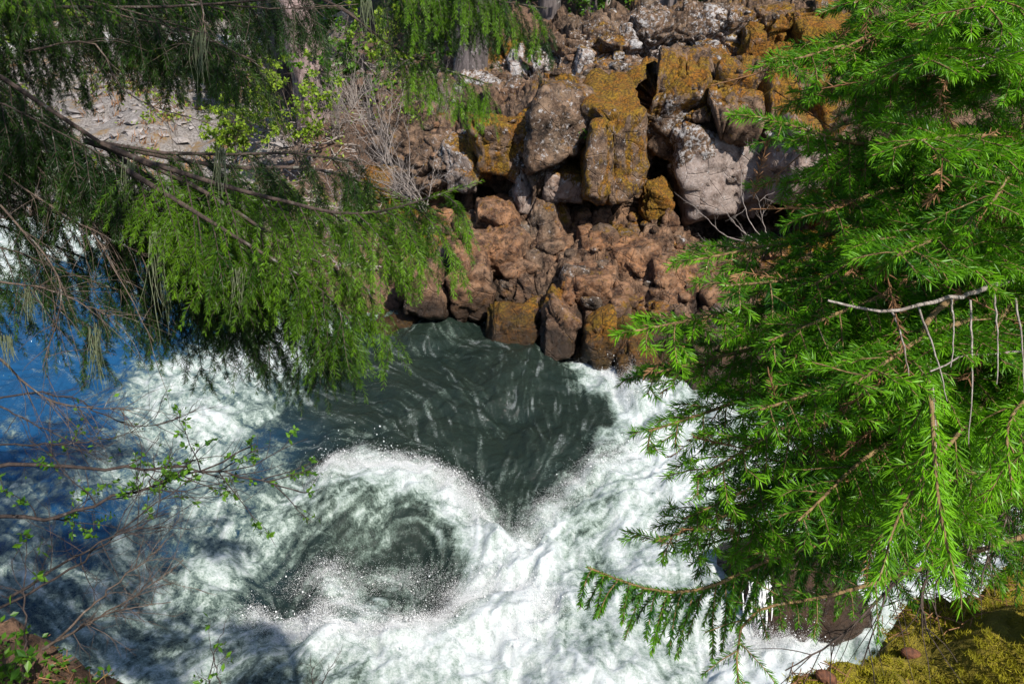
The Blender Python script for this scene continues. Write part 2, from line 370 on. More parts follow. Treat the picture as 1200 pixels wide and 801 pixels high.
# ------------------------------------------------------------------ river
wx = axis((-60, -16, 1.0), (-16, -9, 0.1), (-9, 6.0, 0.028), (6.0, 14, 0.12), (14, 60, 1.0))
wy = axis((1.5, 6.4, 0.3), (6.4, 13, 0.026), (13, 18.5, 0.034), (18.5, 26, 0.08))
XX, YY = np.meshgrid(wx, wy)
HC = [(500, 380, .85), (600, 440, .78), (520, 470, .68), (650, 520, .50), (600, 592, -.12), (575, 560, .2), (460, 530, .55), (380, 530, .6),
      (420, 568, .66), (480, 566, .66), (530, 580, .55), (570, 612, .38), (430, 640, -.65), (500, 670, -.7), (340, 665, -.45), (395, 655, -.1),
      (400, 740, .25), (480, 735, .22), (540, 690, .2), (300, 700, .1), (500, 790, 0), (700, 650, .1), (640, 600, .2), (740, 520, .42), (690, 550, .45), (800, 560, .45), (850, 650, .1),
      (850, 760, -.1), (1000, 660, .3), (1000, 760, 0), (100, 560, .55), (200, 650, .3), (100, 740, .2), (250, 470, .8), (330, 440, .9), (200, 560, .4), (0, 330, 1.0), (150, 400, .9), (0, 620, .4), (720, 465, .6), (900, 540, .4), (620, 720, .1)]
def idw(C, px_pow=3.2, soft=0.25):
    num = 0; den = 0
    for (px, py, v) in C:
        c = at_z(px, py, 0.3); d2 = (XX - c[0]) ** 2 + ((YY - c[1]) * 0.75) ** 2
        w = 1.0 / (d2 + soft ** 2) ** (px_pow / 2 + 0.4); num = num + w * v; den = den + w
    return num / den
FC = [(x, y, .02) for x, y in ((500, 385), (560, 400), (600, 430), (640, 455), (520, 440), (460, 440), (430, 470), (500, 480), (580, 480), (640, 490), (690, 500), (400, 500), (360, 520), (450, 520), (520, 530), (600, 530), (660, 535), (560, 570), (600, 588), (390, 538), (620, 565), (480, 538), (540, 550))]
FC += [(660, 432, .45), (690, 442, .9), (715, 455, 1.1), (735, 475, 1), (748, 490, .9), (620, 408, .25), (480, 398, .3), (440, 405, .6),
       (380, 572, .7), (430, 566, .95), (480, 566, 1.1), (530, 582, 1.1), (568, 608, 1.1), (600, 640, 1.1), (560, 660, 1), (640, 605, 1), (690, 572, .75), (660, 590, .6), (722, 530, .75), (760, 550, 1.1), (800, 560, 1.1), (780, 620, .9), (720, 620, .85), (700, 660, .75), (650, 680, 1), (680, 720, .8), (740, 700, .75), (600, 720, 1.1), (565, 700, 1.1), (530, 735, 1), (600, 780, 1), (520, 790, .85), (680, 780, .95), (760, 760, .85), (560, 750, 1.1), (850, 760, 1), (930, 760, 1.1), (950, 740, 1.1), (1000, 660, 1.1), (1030, 640, 1.1), (1050, 760, .7), (900, 560, .9), (980, 560, .9), (900, 620, .8), (620, 660, 1),
       (400, 608, .42), (440, 598, .4), (480, 610, .25), (520, 640, .22), (500, 670, .12), (520, 690, .12), (480, 700, .15), (340, 660, .12), (310, 680, .15), (360, 690, .2), (395, 652, .8), (405, 680, .7), (440, 640, .3), (450, 708, .5), (375, 630, .3),
       (300, 708, .85), (340, 722, 1), (400, 738, 1.1), (450, 740, 1.1), (500, 720, 1), (300, 740, .6), (350, 780, .55), (420, 780, .65), (250, 720, .75), (260, 640, .8), (230, 600, .7), (300, 605, .65), (340, 585, .6),
       (200, 480, .7), (240, 460, .75), (300, 440, .85), (350, 430, .95), (250, 510, .75), (300, 500, .6), (200, 540, .6), (150, 570, .7), (100, 520, .3), (60, 500, .2), (20, 540, .25), (40, 580, .55), (60, 620, .5), (90, 650, .3), (110, 620, .3), (150, 640, .6), (200, 660, .6), (40, 680, .65), (80, 700, .6), (150, 710, .5), (200, 740, .6), (200, 600, .35), (190, 700, .6), (0, 640, .4), (0, 740, .5), (320, 540, .45),
       (0, 330, .95), (30, 330, .85), (160, 300, .95), (100, 350, .3), (150, 400, .15), (60, 420, .1), (200, 420, .2), (180, 350, .3), (260, 400, .3), (60, 470, .08)]
wz = idw(HC, 2.6, 0.45); foam = idw(FC, 3.4, 0.26)
P2 = np.stack([XX, YY, XX * 0], -1)
wp = P2 + 0.25 * vfbm(P2 * 0.9, 3, 60)
turb = np.clip(foam, 0, 1)
wz = wz + 0.10 * fbm(wp * np.array([0.9, 0.7, 1]), 3, 61) + (0.05 + 0.07 * turb) * fbm(wp * np.array([2.4, 2.0, 1]), 3, 70)
rid = 1 - np.abs(fbm(wp * 4.2, 4, 75)); wz = wz + 0.025 * turb * (rid - 0.6)
wz = wz + (0.008 + 0.006 * turb) * fbm(wp * 9, 3, 78)
rs = P2[..., :2] @ np.array([[0.97, 0.24], [-0.24, 0.97]]).T
wz = wz + 0.02 * (1 - turb) * (1 - np.abs(fbm(np.stack([rs[..., 0] * 4.0, rs[..., 1] * 1.1, rs[..., 0] * 0], -1), 4, 82)))
# direction of the current, and fine streaks drawn out along it
FL = [(500, 390, .2, -1), (560, 440, .5, -1), (440, 430, .9, -.6), (640, 470, -.1, -1), (430, 490, 1, -.5), (520, 500, .6, -1), (600, 540, .0, -1), (680, 510, -.7, -1), (600, 590, 0, -1), (400, 545, 1, -.3),
      (700, 450, .8, -1), (745, 490, .3, -1), (760, 540, -.8, -1), (690, 580, -1, -.6), (640, 620, -.7, -1), (800, 600, -.6, -1), (560, 680, -.3, -1), (620, 720, .3, -1), (700, 680, .4, -1), (760, 740, .7, -1), (560, 780, .1, -1),
      (430, 572, .5, .6), (530, 585, .9, -.5), (555, 640, .2, -1), (510, 705, -1, -.2), (420, 715, -1, .3), (330, 690, -.6, .9), (320, 620, .4, 1), (470, 640, .6, -.8), (400, 650, .3, 1),
      (300, 720, -.9, -.7), (400, 750, -.3, -1), (480, 750, -.1, -1), (250, 740, -.8, -.7), (230, 620, -.3, -1), (300, 560, .5, -.7), (150, 480, .9, -.4), (250, 470, .9, -.5), (330, 440, .9, -.5), (60, 520, .8, -.6), (100, 600, .6, -.9), (60, 690, .8, -.7), (160, 690, .8, -.5), (100, 350, .7, -.7), (900, 560, .3, -1), (1000, 660, -.5, -1), (900, 760, -.4, -1)]
FLX = idw([(a, b, c) for a, b, c, d in FL], 2.6, .35); FLY = idw([(a, b, d) for a, b, c, d in FL], 2.6, .35)
sw = vfbm(P2 * 1.1, 2, 300); FLX = FLX + .55 * sw[..., 0]; FLY = FLY + .55 * sw[..., 1]; fm = np.hypot(FLX, FLY) + .15; FLX /= fm; FLY /= fm
cur = 0
for sg in (-1, 1):
    px_, py_ = XX.copy(), YY.copy()
    for k in range(9):
        i_ = np.clip(np.searchsorted(wx, px_), 0, len(wx) - 1); j_ = np.clip(np.searchsorted(wy, py_), 0, len(wy) - 1)
        px_ = px_ + sg * .045 * FLX[j_, i_]; py_ = py_ + sg * .045 * FLY[j_, i_]
        cur = cur + vn(np.stack([px_ * 17, py_ * 17, px_ * 0], -1), 310) + .45 * vn(np.stack([px_ * 6, py_ * 6, px_ * 0], -1), 311)
cur = cur / cur.std()
cur2 = 0
for sg in (-1, 1):
    px_, py_ = XX.copy(), YY.copy()
    for k in range(7):
        i_ = np.clip(np.searchsorted(wx, px_), 0, len(wx) - 1); j_ = np.clip(np.searchsorted(wy, py_), 0, len(wy) - 1)
        px_ = px_ + sg * .03 * FLX[j_, i_]; py_ = py_ + sg * .03 * FLY[j_, i_]; cur2 = cur2 + vn(np.stack([px_ * 27, py_ * 27, px_ * 0], -1), 320)
cur2 = cur2 / cur2.std()
wz = wz + cur * .0035 * (1 - .3 * turb)
blue = sstep(-2.2, -6.8, XX + 0.5 * fbm(P2 * .7, 2, 5)) * (.35 + .65 * sstep(9.5, 11.5, YY))  # where blue shade and sky reflection are put into the water colour
streak = sstep(0.5, 0.0, foam) * sstep(-7, -4, XX) + 0.4
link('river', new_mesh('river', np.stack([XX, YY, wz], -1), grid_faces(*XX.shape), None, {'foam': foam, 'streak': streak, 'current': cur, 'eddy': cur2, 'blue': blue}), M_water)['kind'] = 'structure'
def water_at(x, y):
    i = np.clip(np.searchsorted(wx, x), 0, len(wx) - 1); j = np.clip(np.searchsorted(wy, y), 0, len(wy) - 1)
    return wz[j, i], foam[j, i]

# ------------------------------------------------------------------ rock cliff
CT = {  # photo column -> landmarks (row, distance) from below the water up over the face to the plateau
 440: [(430, 17.6), (392, 17.5), (360, 17.9), (320, 18.6), (285, 19.4), (262, 20), (250, 20.3), (240, 20.6), (215, 21.2), (185, 22), (150, 23), (130, 24), (110, 25), (95, 26), (90, 29)],
 500: [(420, 17.7), (374, 17.7), (345, 18), (310, 18.5), (270, 19.3), (250, 20), (240, 20.3), (222, 20), (195, 19.8), (170, 20.2), (140, 21.5), (118, 23.2), (100, 24.2), (85, 25.5), (80, 29)],
 560: [(420, 17.4), (372, 17.4), (335, 17.8), (295, 18.5), (255, 19.4), (245, 20.5), (232, 20.6), (212, 19.5), (190, 19.2), (160, 19.8), (120, 22), (102, 23.5), (82, 24), (60, 26), (60, 29)],
 620: [(450, 16.3), (400, 16.3), (335, 17), (290, 18.2), (258, 19.1), (248, 20.1), (232, 20.3), (205, 19.3), (170, 19.1), (130, 19.8), (105, 21.5), (90, 23), (55, 23.5), (42, 25.3), (45, 29)],
 680: [(470, 15.7), (430, 15.7), (342, 16.7), (300, 17.8), (262, 18.9), (250, 19.6), (240, 19.7), (225, 19.3), (170, 19.2), (105, 20), (88, 22), (75, 23.1), (33, 23.6), (20, 25.5), (30, 29)],
 740: [(490, 15.4), (447, 15.4), (350, 16.6), (310, 17.6), (270, 18.8), (255, 19.5), (245, 19.7), (228, 19.3), (170, 19.2), (100, 20), (82, 22), (66, 23), (25, 23.5), (14, 25.5), (26, 29)],
 772: [(500, 15.1), (460, 15.1), (360, 16.4), (315, 17.5), (275, 18.7), (260, 20.3), (240, 20.9), (180, 20.8), (130, 20.3), (98, 20.0), (80, 22), (64, 23), (24, 23.5), (12, 25.5), (25, 29)],
 805: [(520, 14.8), (480, 14.8), (370, 16.2), (320, 17.3), (282, 18.5), (268, 20.3), (230, 20.7), (160, 20.4), (140, 19.4), (97, 19.8), (80, 22), (62, 23), (22, 23.5), (10, 25.5), (24, 29)],
 850: [(540, 14.3), (500, 14.3), (380, 16), (330, 17.2), (290, 18.4), (275, 21.0), (220, 21.5), (150, 21.2), (136, 19.2), (92, 19.7), (78, 22), (58, 23), (18, 23.5), (8, 25.5), (22, 29)],
 905: [(560, 14), (520, 14), (390, 15.8), (335, 17), (290, 18.2), (270, 20.8), (215, 21.2), (165, 20.9), (148, 19.2), (98, 19.7), (75, 22), (55, 23), (15, 23.5), (6, 25.5), (22, 29)],
 960: [(560, 13.8), (520, 13.8), (400, 15.6), (340, 16.9), (295, 18), (275, 19), (250, 19.2), (220, 19), (160, 18.9), (95, 19.7), (75, 22), (50, 23), (10, 23.5), (4, 25.5), (22, 29)],
 1100: [(570, 13.5), (530, 13.5), (410, 15.3), (345, 16.6), (300, 17.8), (275, 18.8), (250, 19), (215, 18.9), (150, 18.9), (90, 19.7), (70, 22), (45, 23), (5, 23.5), (0, 25.5), (20, 29)],
 1400: [(590, 13), (550, 13), (420, 15), (355, 16.3), (305, 17.5), (275, 18.5), (250, 18.8), (210, 18.7), (140, 18.7), (85, 19.5), (65, 22), (40, 23), (0, 23.5), (-5, 25.5), (18, 29)]}
cols = sorted(CT); CG = np.array([[at_Y(px, py, Y) for (py, Y) in CT[px]] for px in cols])   # (C,15,3)
def spline_axis(A, u):
    n = A.shape[0]; i = np.clip(np.floor(u).astype(int), 0, n - 2); t = (u - i).reshape(-1, *([1] * (A.ndim - 1)))
    E = np.concatenate([2 * A[:1] - A[1:2], A, 2 * A[-1:] - A[-2:-1]])
    p0, p1, p2, p3 = E[i], E[i + 1], E[i + 2], E[i + 3]; k = 0.35
    m1 = (p2 - p0) * k; m2 = (p3 - p1) * k
    return (2 * t**3 - 3 * t**2 + 1) * p1 + (t**3 - 2 * t**2 + t) * m1 + (-2 * t**3 + 3 * t**2) * p2 + (t**3 - t**2) * m2
upx = np.concatenate([np.arange(440, 960, 1.15), np.arange(960, 1100, 3.0), np.arange(1100, 1401, 9.0)])
uu = np.interp(upx, cols, np.arange(len(cols)))
rows_n = [6, 56, 52, 44, 24, 34, 44, 40, 50, 38, 26, 40, 24, 18]
vv = np.concatenate([k + np.arange(r) / r for k, r in enumerate(rows_n)] + [[14.0]])
CS = spline_axis(np.swapaxes(spline_axis(CG, uu), 0, 1), vv)          # (rows, cols, 3)
CN = normals_of_grid(CS)
if CN[150, 200, 1] > 0: CN = -CN
zone_rub = (sstep(0.5, 1.5, vv) * sstep(5.2, 4.4, vv))[:, None] * np.ones((1, len(upx)))
zone_face = (sstep(5.5, 7, vv) * sstep(10.2, 9.2, vv))[:, None] * np.ones((1, len(upx)))
zone_up = sstep(9.5, 11, vv)[:, None] * np.ones((1, len(upx)))
wpC = CS + 0.22 * vfbm(CS * 0.8, 3, 100) + 0.02 * vfbm(CS * 4, 2, 108)
dface = facet(wpC / np.array([0.95, 1.3, 2.2]), 110, 0.65, 0.55, 0.14, 0.42)
dmed = facet(wpC / np.array([0.70, 0.7, 0.55]), 115, 0.17, 0.26, 0.08, 0.13)
dsm = facet(wpC / np.array([0.30, 0.3, 0.24]), 120, 0.045, 0.09, 0.10, 0.035)
dxs = facet(wpC / 0.11, 125, 0.014, 0.03, 0.1, 0.006)
dled = facet(wpC / np.array([0.8, 1.6, 0.36]), 130, 0.36, 0.35, 0.08, 0.26)
damp = sstep(0.0, 0.6, vv)[:, None] * sstep(14, 13.4, vv)[:, None]
disp = damp * (dface * (0.35 + 0.65 * zone_face) * (1 - zone_up) + dmed * (0.75 - 0.1 * zone_rub) * (1 - 0.3 * zone_face) + dsm * (0.55 + 0.5 * zone_rub) + dxs + dled * zone_up * 0.9) + 0.035 * fbm(CS * 5, 4, 140)
CV = CS + CN * disp[..., None]
CV[..., 2] += 0.0
def blobs(P, L):
    r = np.zeros(P.shape[:-1])
    for (px, py, Y, rad, v) in L:
        c = at_Y(px, py, Y); r = np.maximum(r, v * np.exp(-((P - c) ** 2).sum(-1) / (2 * rad * rad)))
    return r
MOSS = [(700, 200, 19.2, .45, 1), (735, 190, 19.2, .5, 1), (740, 140, 19.3, .4, .8), (690, 160, 19.2, .3, .6), (600, 165, 19.4, .45, .9), (570, 190, 19.3, .4, .9), (560, 175, 19.6, .4, .7), (660, 110, 19.8, .35, .6),
        (640, 130, 19.5, .3, .7), (760, 105, 20, .5, .8), (800, 100, 19.8, .5, .9), (850, 110, 19.5, .5, .9), (900, 120, 19.5, .5, .9), (940, 110, 19.4, .5, .9), (950, 140, 19, .5, .8), (930, 60, 23, .8, .9), (980, 50, 23, .8, .9), (880, 50, 23.2, .5, .6),
        (740, 90, 21, .5, .7), (820, 85, 21.5, .7, .7), (660, 92, 21, .4, .6), (700, 60, 23.3, .5, .4), (860, 70, 22.5, .6, .6), (600, 60, 24.5, .6, .5), (655, 250, 19, .25, .6), (770, 225, 19.5, .4, .8), (760, 240, 19, .3, .8), (620, 350, 16.8, .2, .5), (640, 345, 16.6, .25, .6), (585, 375, 17, .4, .6), (610, 385, 16.4, .35, .55), (705, 410, 15.5, .5, .55), (745, 440, 15.3, .5, .7), (755, 370, 16.3, .3, .6),
        (460, 375, 17.4, .6, .95), (450, 240, 20.5, .5, .7), (430, 200, 21.5, .5, .8), (465, 250, 20.4, .4, .8), (520, 290, 18.8, .4, .4), (960, 260, 18.6, .7, .9), (1000, 330, 17, 1.2, .6), (720, 260, 18.8, .3, .5), (570, 325, 18, .2, .4)]
LICH = [(655, 150, 18.9, .7, .75), (720, 150, 18.9, .5, .7), (600, 190, 19.2, .5, .5), (650, 185, 19.2, .5, .6), (715, 150, 19.3, .35, .9), (690, 120, 19.5, .35, .7), (700, 165, 19.2, .3, .8), (610, 80, 23.8, .5, .9), (640, 70, 23.6, .4, .9), (700, 60, 23.4, .6, .8), (760, 50, 23.4, .8, .7), (840, 40, 23.4, .8, .8), (880, 40, 23.4, .5, .7), (820, 165, 20.4, .5, .9), (790, 130, 19.6, .4, .9), (540, 190, 19.9, .5, .8), (930, 170, 19.2, .5, .7), (835, 115, 19.2, .3, .7), (600, 110, 22.5, .6, .6), (560, 105, 23.3, .5, .7)]
PINK = [(620, 215, 19.5, .6, .7), (655, 215, 19.3, .4, .8), (850, 200, 21, .9, .95), (870, 170, 21, .7, .9), (930, 200, 19.2, .5, .7), (600, 100, 22, .9, .9), (640, 45, 25, 1.2, .8), (620, 330, 17.5, .8, .5), (700, 95, 21.5, .6, .6), (740, 80, 22.5, .8, .6), (830, 85, 21.5, .7, .5)]
def rock_attrs(P):
    z = P[..., 2]
    pink = np.maximum(blobs(P, PINK), 0.95 * sstep(2.75, 2.3, z) * sstep(0.9, 1.5, z)) * (0.6 + 0.4 * fbm(P * 1.2, 3, 150))
    pink = np.maximum(pink, 0.3)
    lich = blobs(P, LICH) + 0.12
    lich = lich * sstep(0.8, 2.2, z)
    return {'pale': np.zeros(P.shape[:-1]), 'moss': blobs(P, MOSS), 'lichen': lich, 'pink': np.clip(pink, 0, 1), 'wet': sstep(1.6, 0.95, z + 0.35 * fbm(P * 1.5, 3, 155))}
link('cliff', new_mesh('cliff', CV, grid_faces(*CV.shape[:2]), None, rock_attrs(CV)), M_rock)['kind'] = 'structure'
# keep face winding outward
_me = bpy.data.objects['cliff'].data
if _me.polygons[len(_me.polygons) // 3].normal.y > 0: _me.flip_normals()

# separate boulders
_ico = {}
def ico(sub):
    if sub not in _ico:
        import bmesh
        bm = bmesh.new(); bmesh.ops.create_icosphere(bm, subdivisions=sub, radius=1)
        V = np.array([v.co[:] for v in bm.verts]); T = np.array([[v.index for v in f.verts] for f in bm.faces]); bm.free(); _ico[sub] = (V, T)
    return _ico[sub]
def rock_shape(seed, dims, sub=5, planes=14, sharp=26.0, rough=0.06):
    r = np.random.default_rng(seed); D, T = ico(sub)
    n = nrm(r.normal(size=(planes, 3))); n[:6] = nrm(np.array([[1, 0, 0], [-1, 0, 0], [0, 1, 0], [0, -1, 0], [0, 0, 1], [0, 0, -1]]) + 0.24 * r.normal(size=(6, 3)))
    h = np.concatenate([r.uniform(0.74, 0.92, 6), r.uniform(0.86, 1.12, planes - 6)]); c = np.maximum(D @ n.T, 0.02) / h
    rad = ((c ** sharp).sum(1) + 0.95 ** -sharp * 0 + (1 / 1.3) ** sharp) ** (-1 / sharp)
    V = D * rad[:, None]; V *= np.asarray(dims) / 2
    o = r.uniform(-50, 50, 3); s = float(np.mean(dims))
    nn = nrm(V / (np.asarray(dims) ** 2))
    V = V + nn * (s * (facet(V / (0.5 * s) + o, seed, 0.07, 0.08, .05, .05) + facet(V / (0.16 * s) + o, seed + 7, 0.018, 0.03, .10, .012)))[:, None]
    V = V + nn * (rough * 0.6 * s * fbm(V / s * 4 + o, 5, seed))[:, None]
    return V, T
def on_far(px, py):
    for d in np.arange(15, 70, .05):
        p = at_d(px, py, d)
        if p[2] < ground_z(p[0:1], p[1:2])[0]: return p[1]
    return 40.0
def boulder(px, py, Y, wpx, hpx, label, seed, deep=0.9, name='boulder', extra=None, sub=5, rot=0.0, group=None, rough=0.06):
    c = at_Y(px, py, Y); d = np.linalg.norm(c - CAM); W = wpx * d / FPX; H = hpx * d / FPX * 1.04
    V, T = rock_shape(seed, (W, max(W, H) * deep, H), sub, rough=rough)
    ca, sa = math.cos(rot), math.sin(rot); V = V @ np.array([[ca, 0, -sa], [0, 1, 0], [sa, 0, ca]])
    a = rock_attrs(V + c)
    for k, v in (extra or {}).items(): a[k] = np.clip(a[k] * 0.4 + v, 0, 1)
    o = link(name, new_mesh(name, V, None, T, a), M_rock, None, c)
    return tag(o, label, 'rock', group or 'boulders of the cliff and river')
BL = [
 (496, 335, 17.3, 62, 62, 'dark purplish boulder overhanging the water at the left end of the cliff', {'pink': .25}),
 (551, 322, 17.6, 52, 92, 'tall brown boulder wedged beside the dark water-level hollow', {'pink': .5}),
 (590, 300, 18.0, 56, 50, 'rounded reddish boulder above the orange mossy waterline rock', {'pink': .7}),
 (583, 253, 18.9, 60, 42, 'broad reddish boulder under the mossy left shoulder of the cliff', {'pink': .8}),
 (640, 258, 18.8, 46, 50, 'pointed grey boulder on the rubble below the shadowed overhang', {'pink': .4, 'lichen': .3}),
 (660, 216, 19.1, 54, 42, 'pale pinkish block jammed under the lichen-spotted column', {'pale': .6, 'pink': .9, 'lichen': .35}),
 (616, 212, 19.35, 26, 54, 'narrow cream-coloured slab standing in the shadow of the left shoulder', {'pale': .8, 'pink': .9, 'lichen': .5}),
 (541, 190, 19.6, 40, 58, 'grey angular block at the left end of the overhang beside the twigs', {'pale': .5, 'lichen': .5}),
 (585, 165, 19.5, 74, 62, 'moss-striped shoulder boulder at the upper left of the cliff', {'moss': .35}),
 (652, 150, 19.1, 76, 96, 'big rounded lichen-spotted column of the cliff face', {'lichen': .25, 'moss': .15}),
 (714, 165, 19.0, 66, 126, 'tall column streaked with ochre moss beside the black cleft', {'moss': .5, 'lichen': .35}),
 (604, 384, 16.5, 58, 46, 'orange mossy rock at the waterline with a dark notch', {'moss': .5}),
 (652, 378, 16.1, 46, 70, 'brown jutting rock nose over the dark waterline hollow', {'pink': .3}),
 (704, 402, 15.6, 44, 72, 'mossy rock foot standing in the white water', {'moss': .45}),
 (742, 430, 15.3, 50, 80, 'dark wet rock foot partly behind the fir', {'moss': .35, 'wet': .4}),
 (462, 380, 17.3, 66, 34, 'low orange mossy rock on the left edge of the dark pool', {'moss': .85}),
 (848, 196, 20.05, 116, 112, 'smooth pink-grey rock inside the dark cave', {'pink': .5, 'lichen': .35, 'pale': .85}),
 (932, 185, 18.9, 56, 96, 'grey pillar at the right side of the cave mouth', {'pale': .6, 'lichen': .4, 'pink': .6}),
 (806, 178, 19.6, 40, 70, 'grey lichen-covered slab leaning at the left side of the cave', {'lichen': .8}),
 (768, 236, 19.0, 34, 40, 'small moss-covered rock at the foot of the black cleft', {'moss': .95}),
 (606, 78, 23.5, 20, 40, 'pale leaning slab at the left end of the upper ledge', {'pale': .8, 'lichen': .9, 'pink': .7}),
 (631, 74, 23.5, 22, 34, 'cream-coloured slab next to the leaning one on the upper ledge', {'pale': .8, 'lichen': .9, 'pink': .7}),
 (684, 76, 22.9, 20, 38, 'upright pale grey block in the middle of the upper ledge', {'pale': .5, 'lichen': .8}),
 (705, 38, 23.6, 46, 36, 'dark lumpy block on top of the upper ledge', {'lichen': .35}),
 (760, 28, 23.6, 56, 30, 'lichen-grey block near the middle of the cliff rim', {'lichen': .5}),
 (845, 20, 23.8, 50, 20, 'pale flat rim block under the forest edge', {'lichen': .8}),
 (905, 18, 23.8, 46, 22, 'dark flat rim block right of the pale one', {'lichen': .3}),
 (970, 45, 22.8, 70, 40, 'moss-capped block at the right end of the rim beside the fir', {'moss': .8}),
 (735, 45, 23.4, 26, 34, 'squarish grey block below the cliff rim', {'lichen': .6}),
 (880, 62, 22.9, 26, 56, 'narrow upright block with moss on its edge, under the rim', {'moss': .5}),
 (560, 100, 23.2, 46, 26, 'low grey rock beside the dark trunk at the cliff top', {'lichen': .7}),
 (442, 215, 21.0, 40, 34, 'orange mossed rock at the foot of the bleached twigs', {'moss': .9}),
 (700, 285, 18.0, 44, 34, 'brown rounded stone high on the middle of the rubble slope', {'pink': .7}),
 (745, 300, 17.6, 50, 36, 'reddish stone on the right half of the rubble slope', {'pink': .9}),
 (690, 335, 16.9, 70, 44, 'wide flat-topped brown boulder at the edge of the rubble slope', {'pink': .6}),
 (790, 330, 17.0, 60, 50, 'dusty reddish boulder below the cave, near the fir tip', {'pink': .9}),
]
for k, (px, py, Y, w, h, lab, ex) in enumerate(BL):
    boulder(px, py, Y + .20, w * 1.10, h * 1.08, lab, 300 + k, extra=ex, rough=0.05, deep=1.15)
bw = boulder(925, 690, 9.9, 150, 130, 'wet brown boulder in the white water behind the fir, water running over it', 402, extra={'wet': .55, 'pink': .4}, group='boulders of the cliff and river')
boulder(222, 215, on_far(222, 220), 40, 26, 'grey rock on the pale far bank beside the hanging bough', 404, extra={'lichen': .9})
for k, (px, py, Y, w, h, lab) in enumerate([(95, 78, 41, 30, 16, 'low grey rock on the pale bank just below the road'), (140, 95, 36, 34, 18, 'flat pale rock in the middle of the far bank'), (60, 160, 29, 44, 24, 'pale rock behind the thick dark bough'), (190, 130, 31, 30, 16, 'pinkish stone low on the far bank'), (40, 250, 23.5, 60, 30, 'broad pale rock near the far water edge'), (120, 262, 23, 50, 26, 'pale rock at the lip of the distant rapids')]):
    boulder(px, py, on_far(px, py + h * .2), w, h, lab, 420 + k, extra={'lichen': .9, 'pink': .3}, sub=4)

# broken rubble lying on the slope under the overhang and along the benches
rg = np.random.default_rng(7); RV = []; RC = []; RTT = []; nv = 0
for lo, hi, n, base_s in ((1.1, 4.9, 360, .16), (9.3, 12.9, 170, .13), (7.5, 9.3, 40, .10)):
    ri = np.where((vv > lo) & (vv < hi))[0]
    for k in range(n):
        i, j = rg.choice(ri), rg.integers(4, 500); sz = base_s * (0.5 + rg.gamma(1.6, .62))
        V, T = rock_shape(900 + k % 60, (sz * rg.uniform(.9, 1.5), sz * rg.uniform(.8, 1.3), sz * rg.uniform(.6, 1.1)), 3, rough=.05)
        a = rg.uniform(0, 6.28); V = V @ np.array([[math.cos(a), math.sin(a), 0], [-math.sin(a), math.cos(a), 0], [0, 0, 1]])
        RC.append(np.full(len(V), rg.uniform(-.6, .5))); RV.append(V + CV[i, j] + np.array([0, 0, sz * .12])); RTT.append(T + nv); nv += len(V)
RV = np.concatenate(RV); RC = np.concatenate(RC); RA = rock_attrs(RV); RA['pink'] = np.clip(RA['pink'] + RC, 0, 1); RA['lichen'] = RA['lichen'] + np.clip(-RC, 0, .5); tag(link('rubble', new_mesh('rubble', RV, None, np.concatenate(RTT), RA), M_rock), 'broken stones lying on the slope and benches of the cliff', 'rubble', kind='stuff')

# stones strewn over the far bank
rg = np.random.default_rng(5); mbs = MB(); NS = 2600
sx = rg.uniform(-26, -5.5, NS); sy = rg.uniform(21.5, 43, NS); keep = sy > np.interp(sx, WX, WY) + 0.3; sx, sy = sx[keep], sy[keep]
sz = ground_z(sx, sy); sr = rg.gamma(1.5, 0.045, len(sx)) + 0.02
O8 = np.array([[1, 0, 0], [0, 1, 0], [-1, 0, 0], [0, -1, 0], [.6, .5, .7], [-.5, .6, .6], [-.5, -.6, .7], [.6, -.5, .6], [0, 0, -.5]])
SV = O8[None] * (1 + 0.35 * rg.normal(size=(len(sx), 9, 3))) * (sr[:, None, None] * np.array([1.2, 1.0, 0.7])) + np.stack([sx, sy, sz], -1)[:, None]
q = np.array([[0, 1, 5, 4], [1, 2, 6, 5], [2, 3, 7, 6], [3, 0, 4, 7], [4, 5, 6, 7]])
mbs.add(SV.reshape(-1, 3), (np.arange(len(sx)) * 9)[:, None, None] + q[None], 0)
tag(link('gravel', mbs.mesh('gravel', False), M_stone), 'pale stones strewn over the far river bank', 'gravel', kind='stuff')

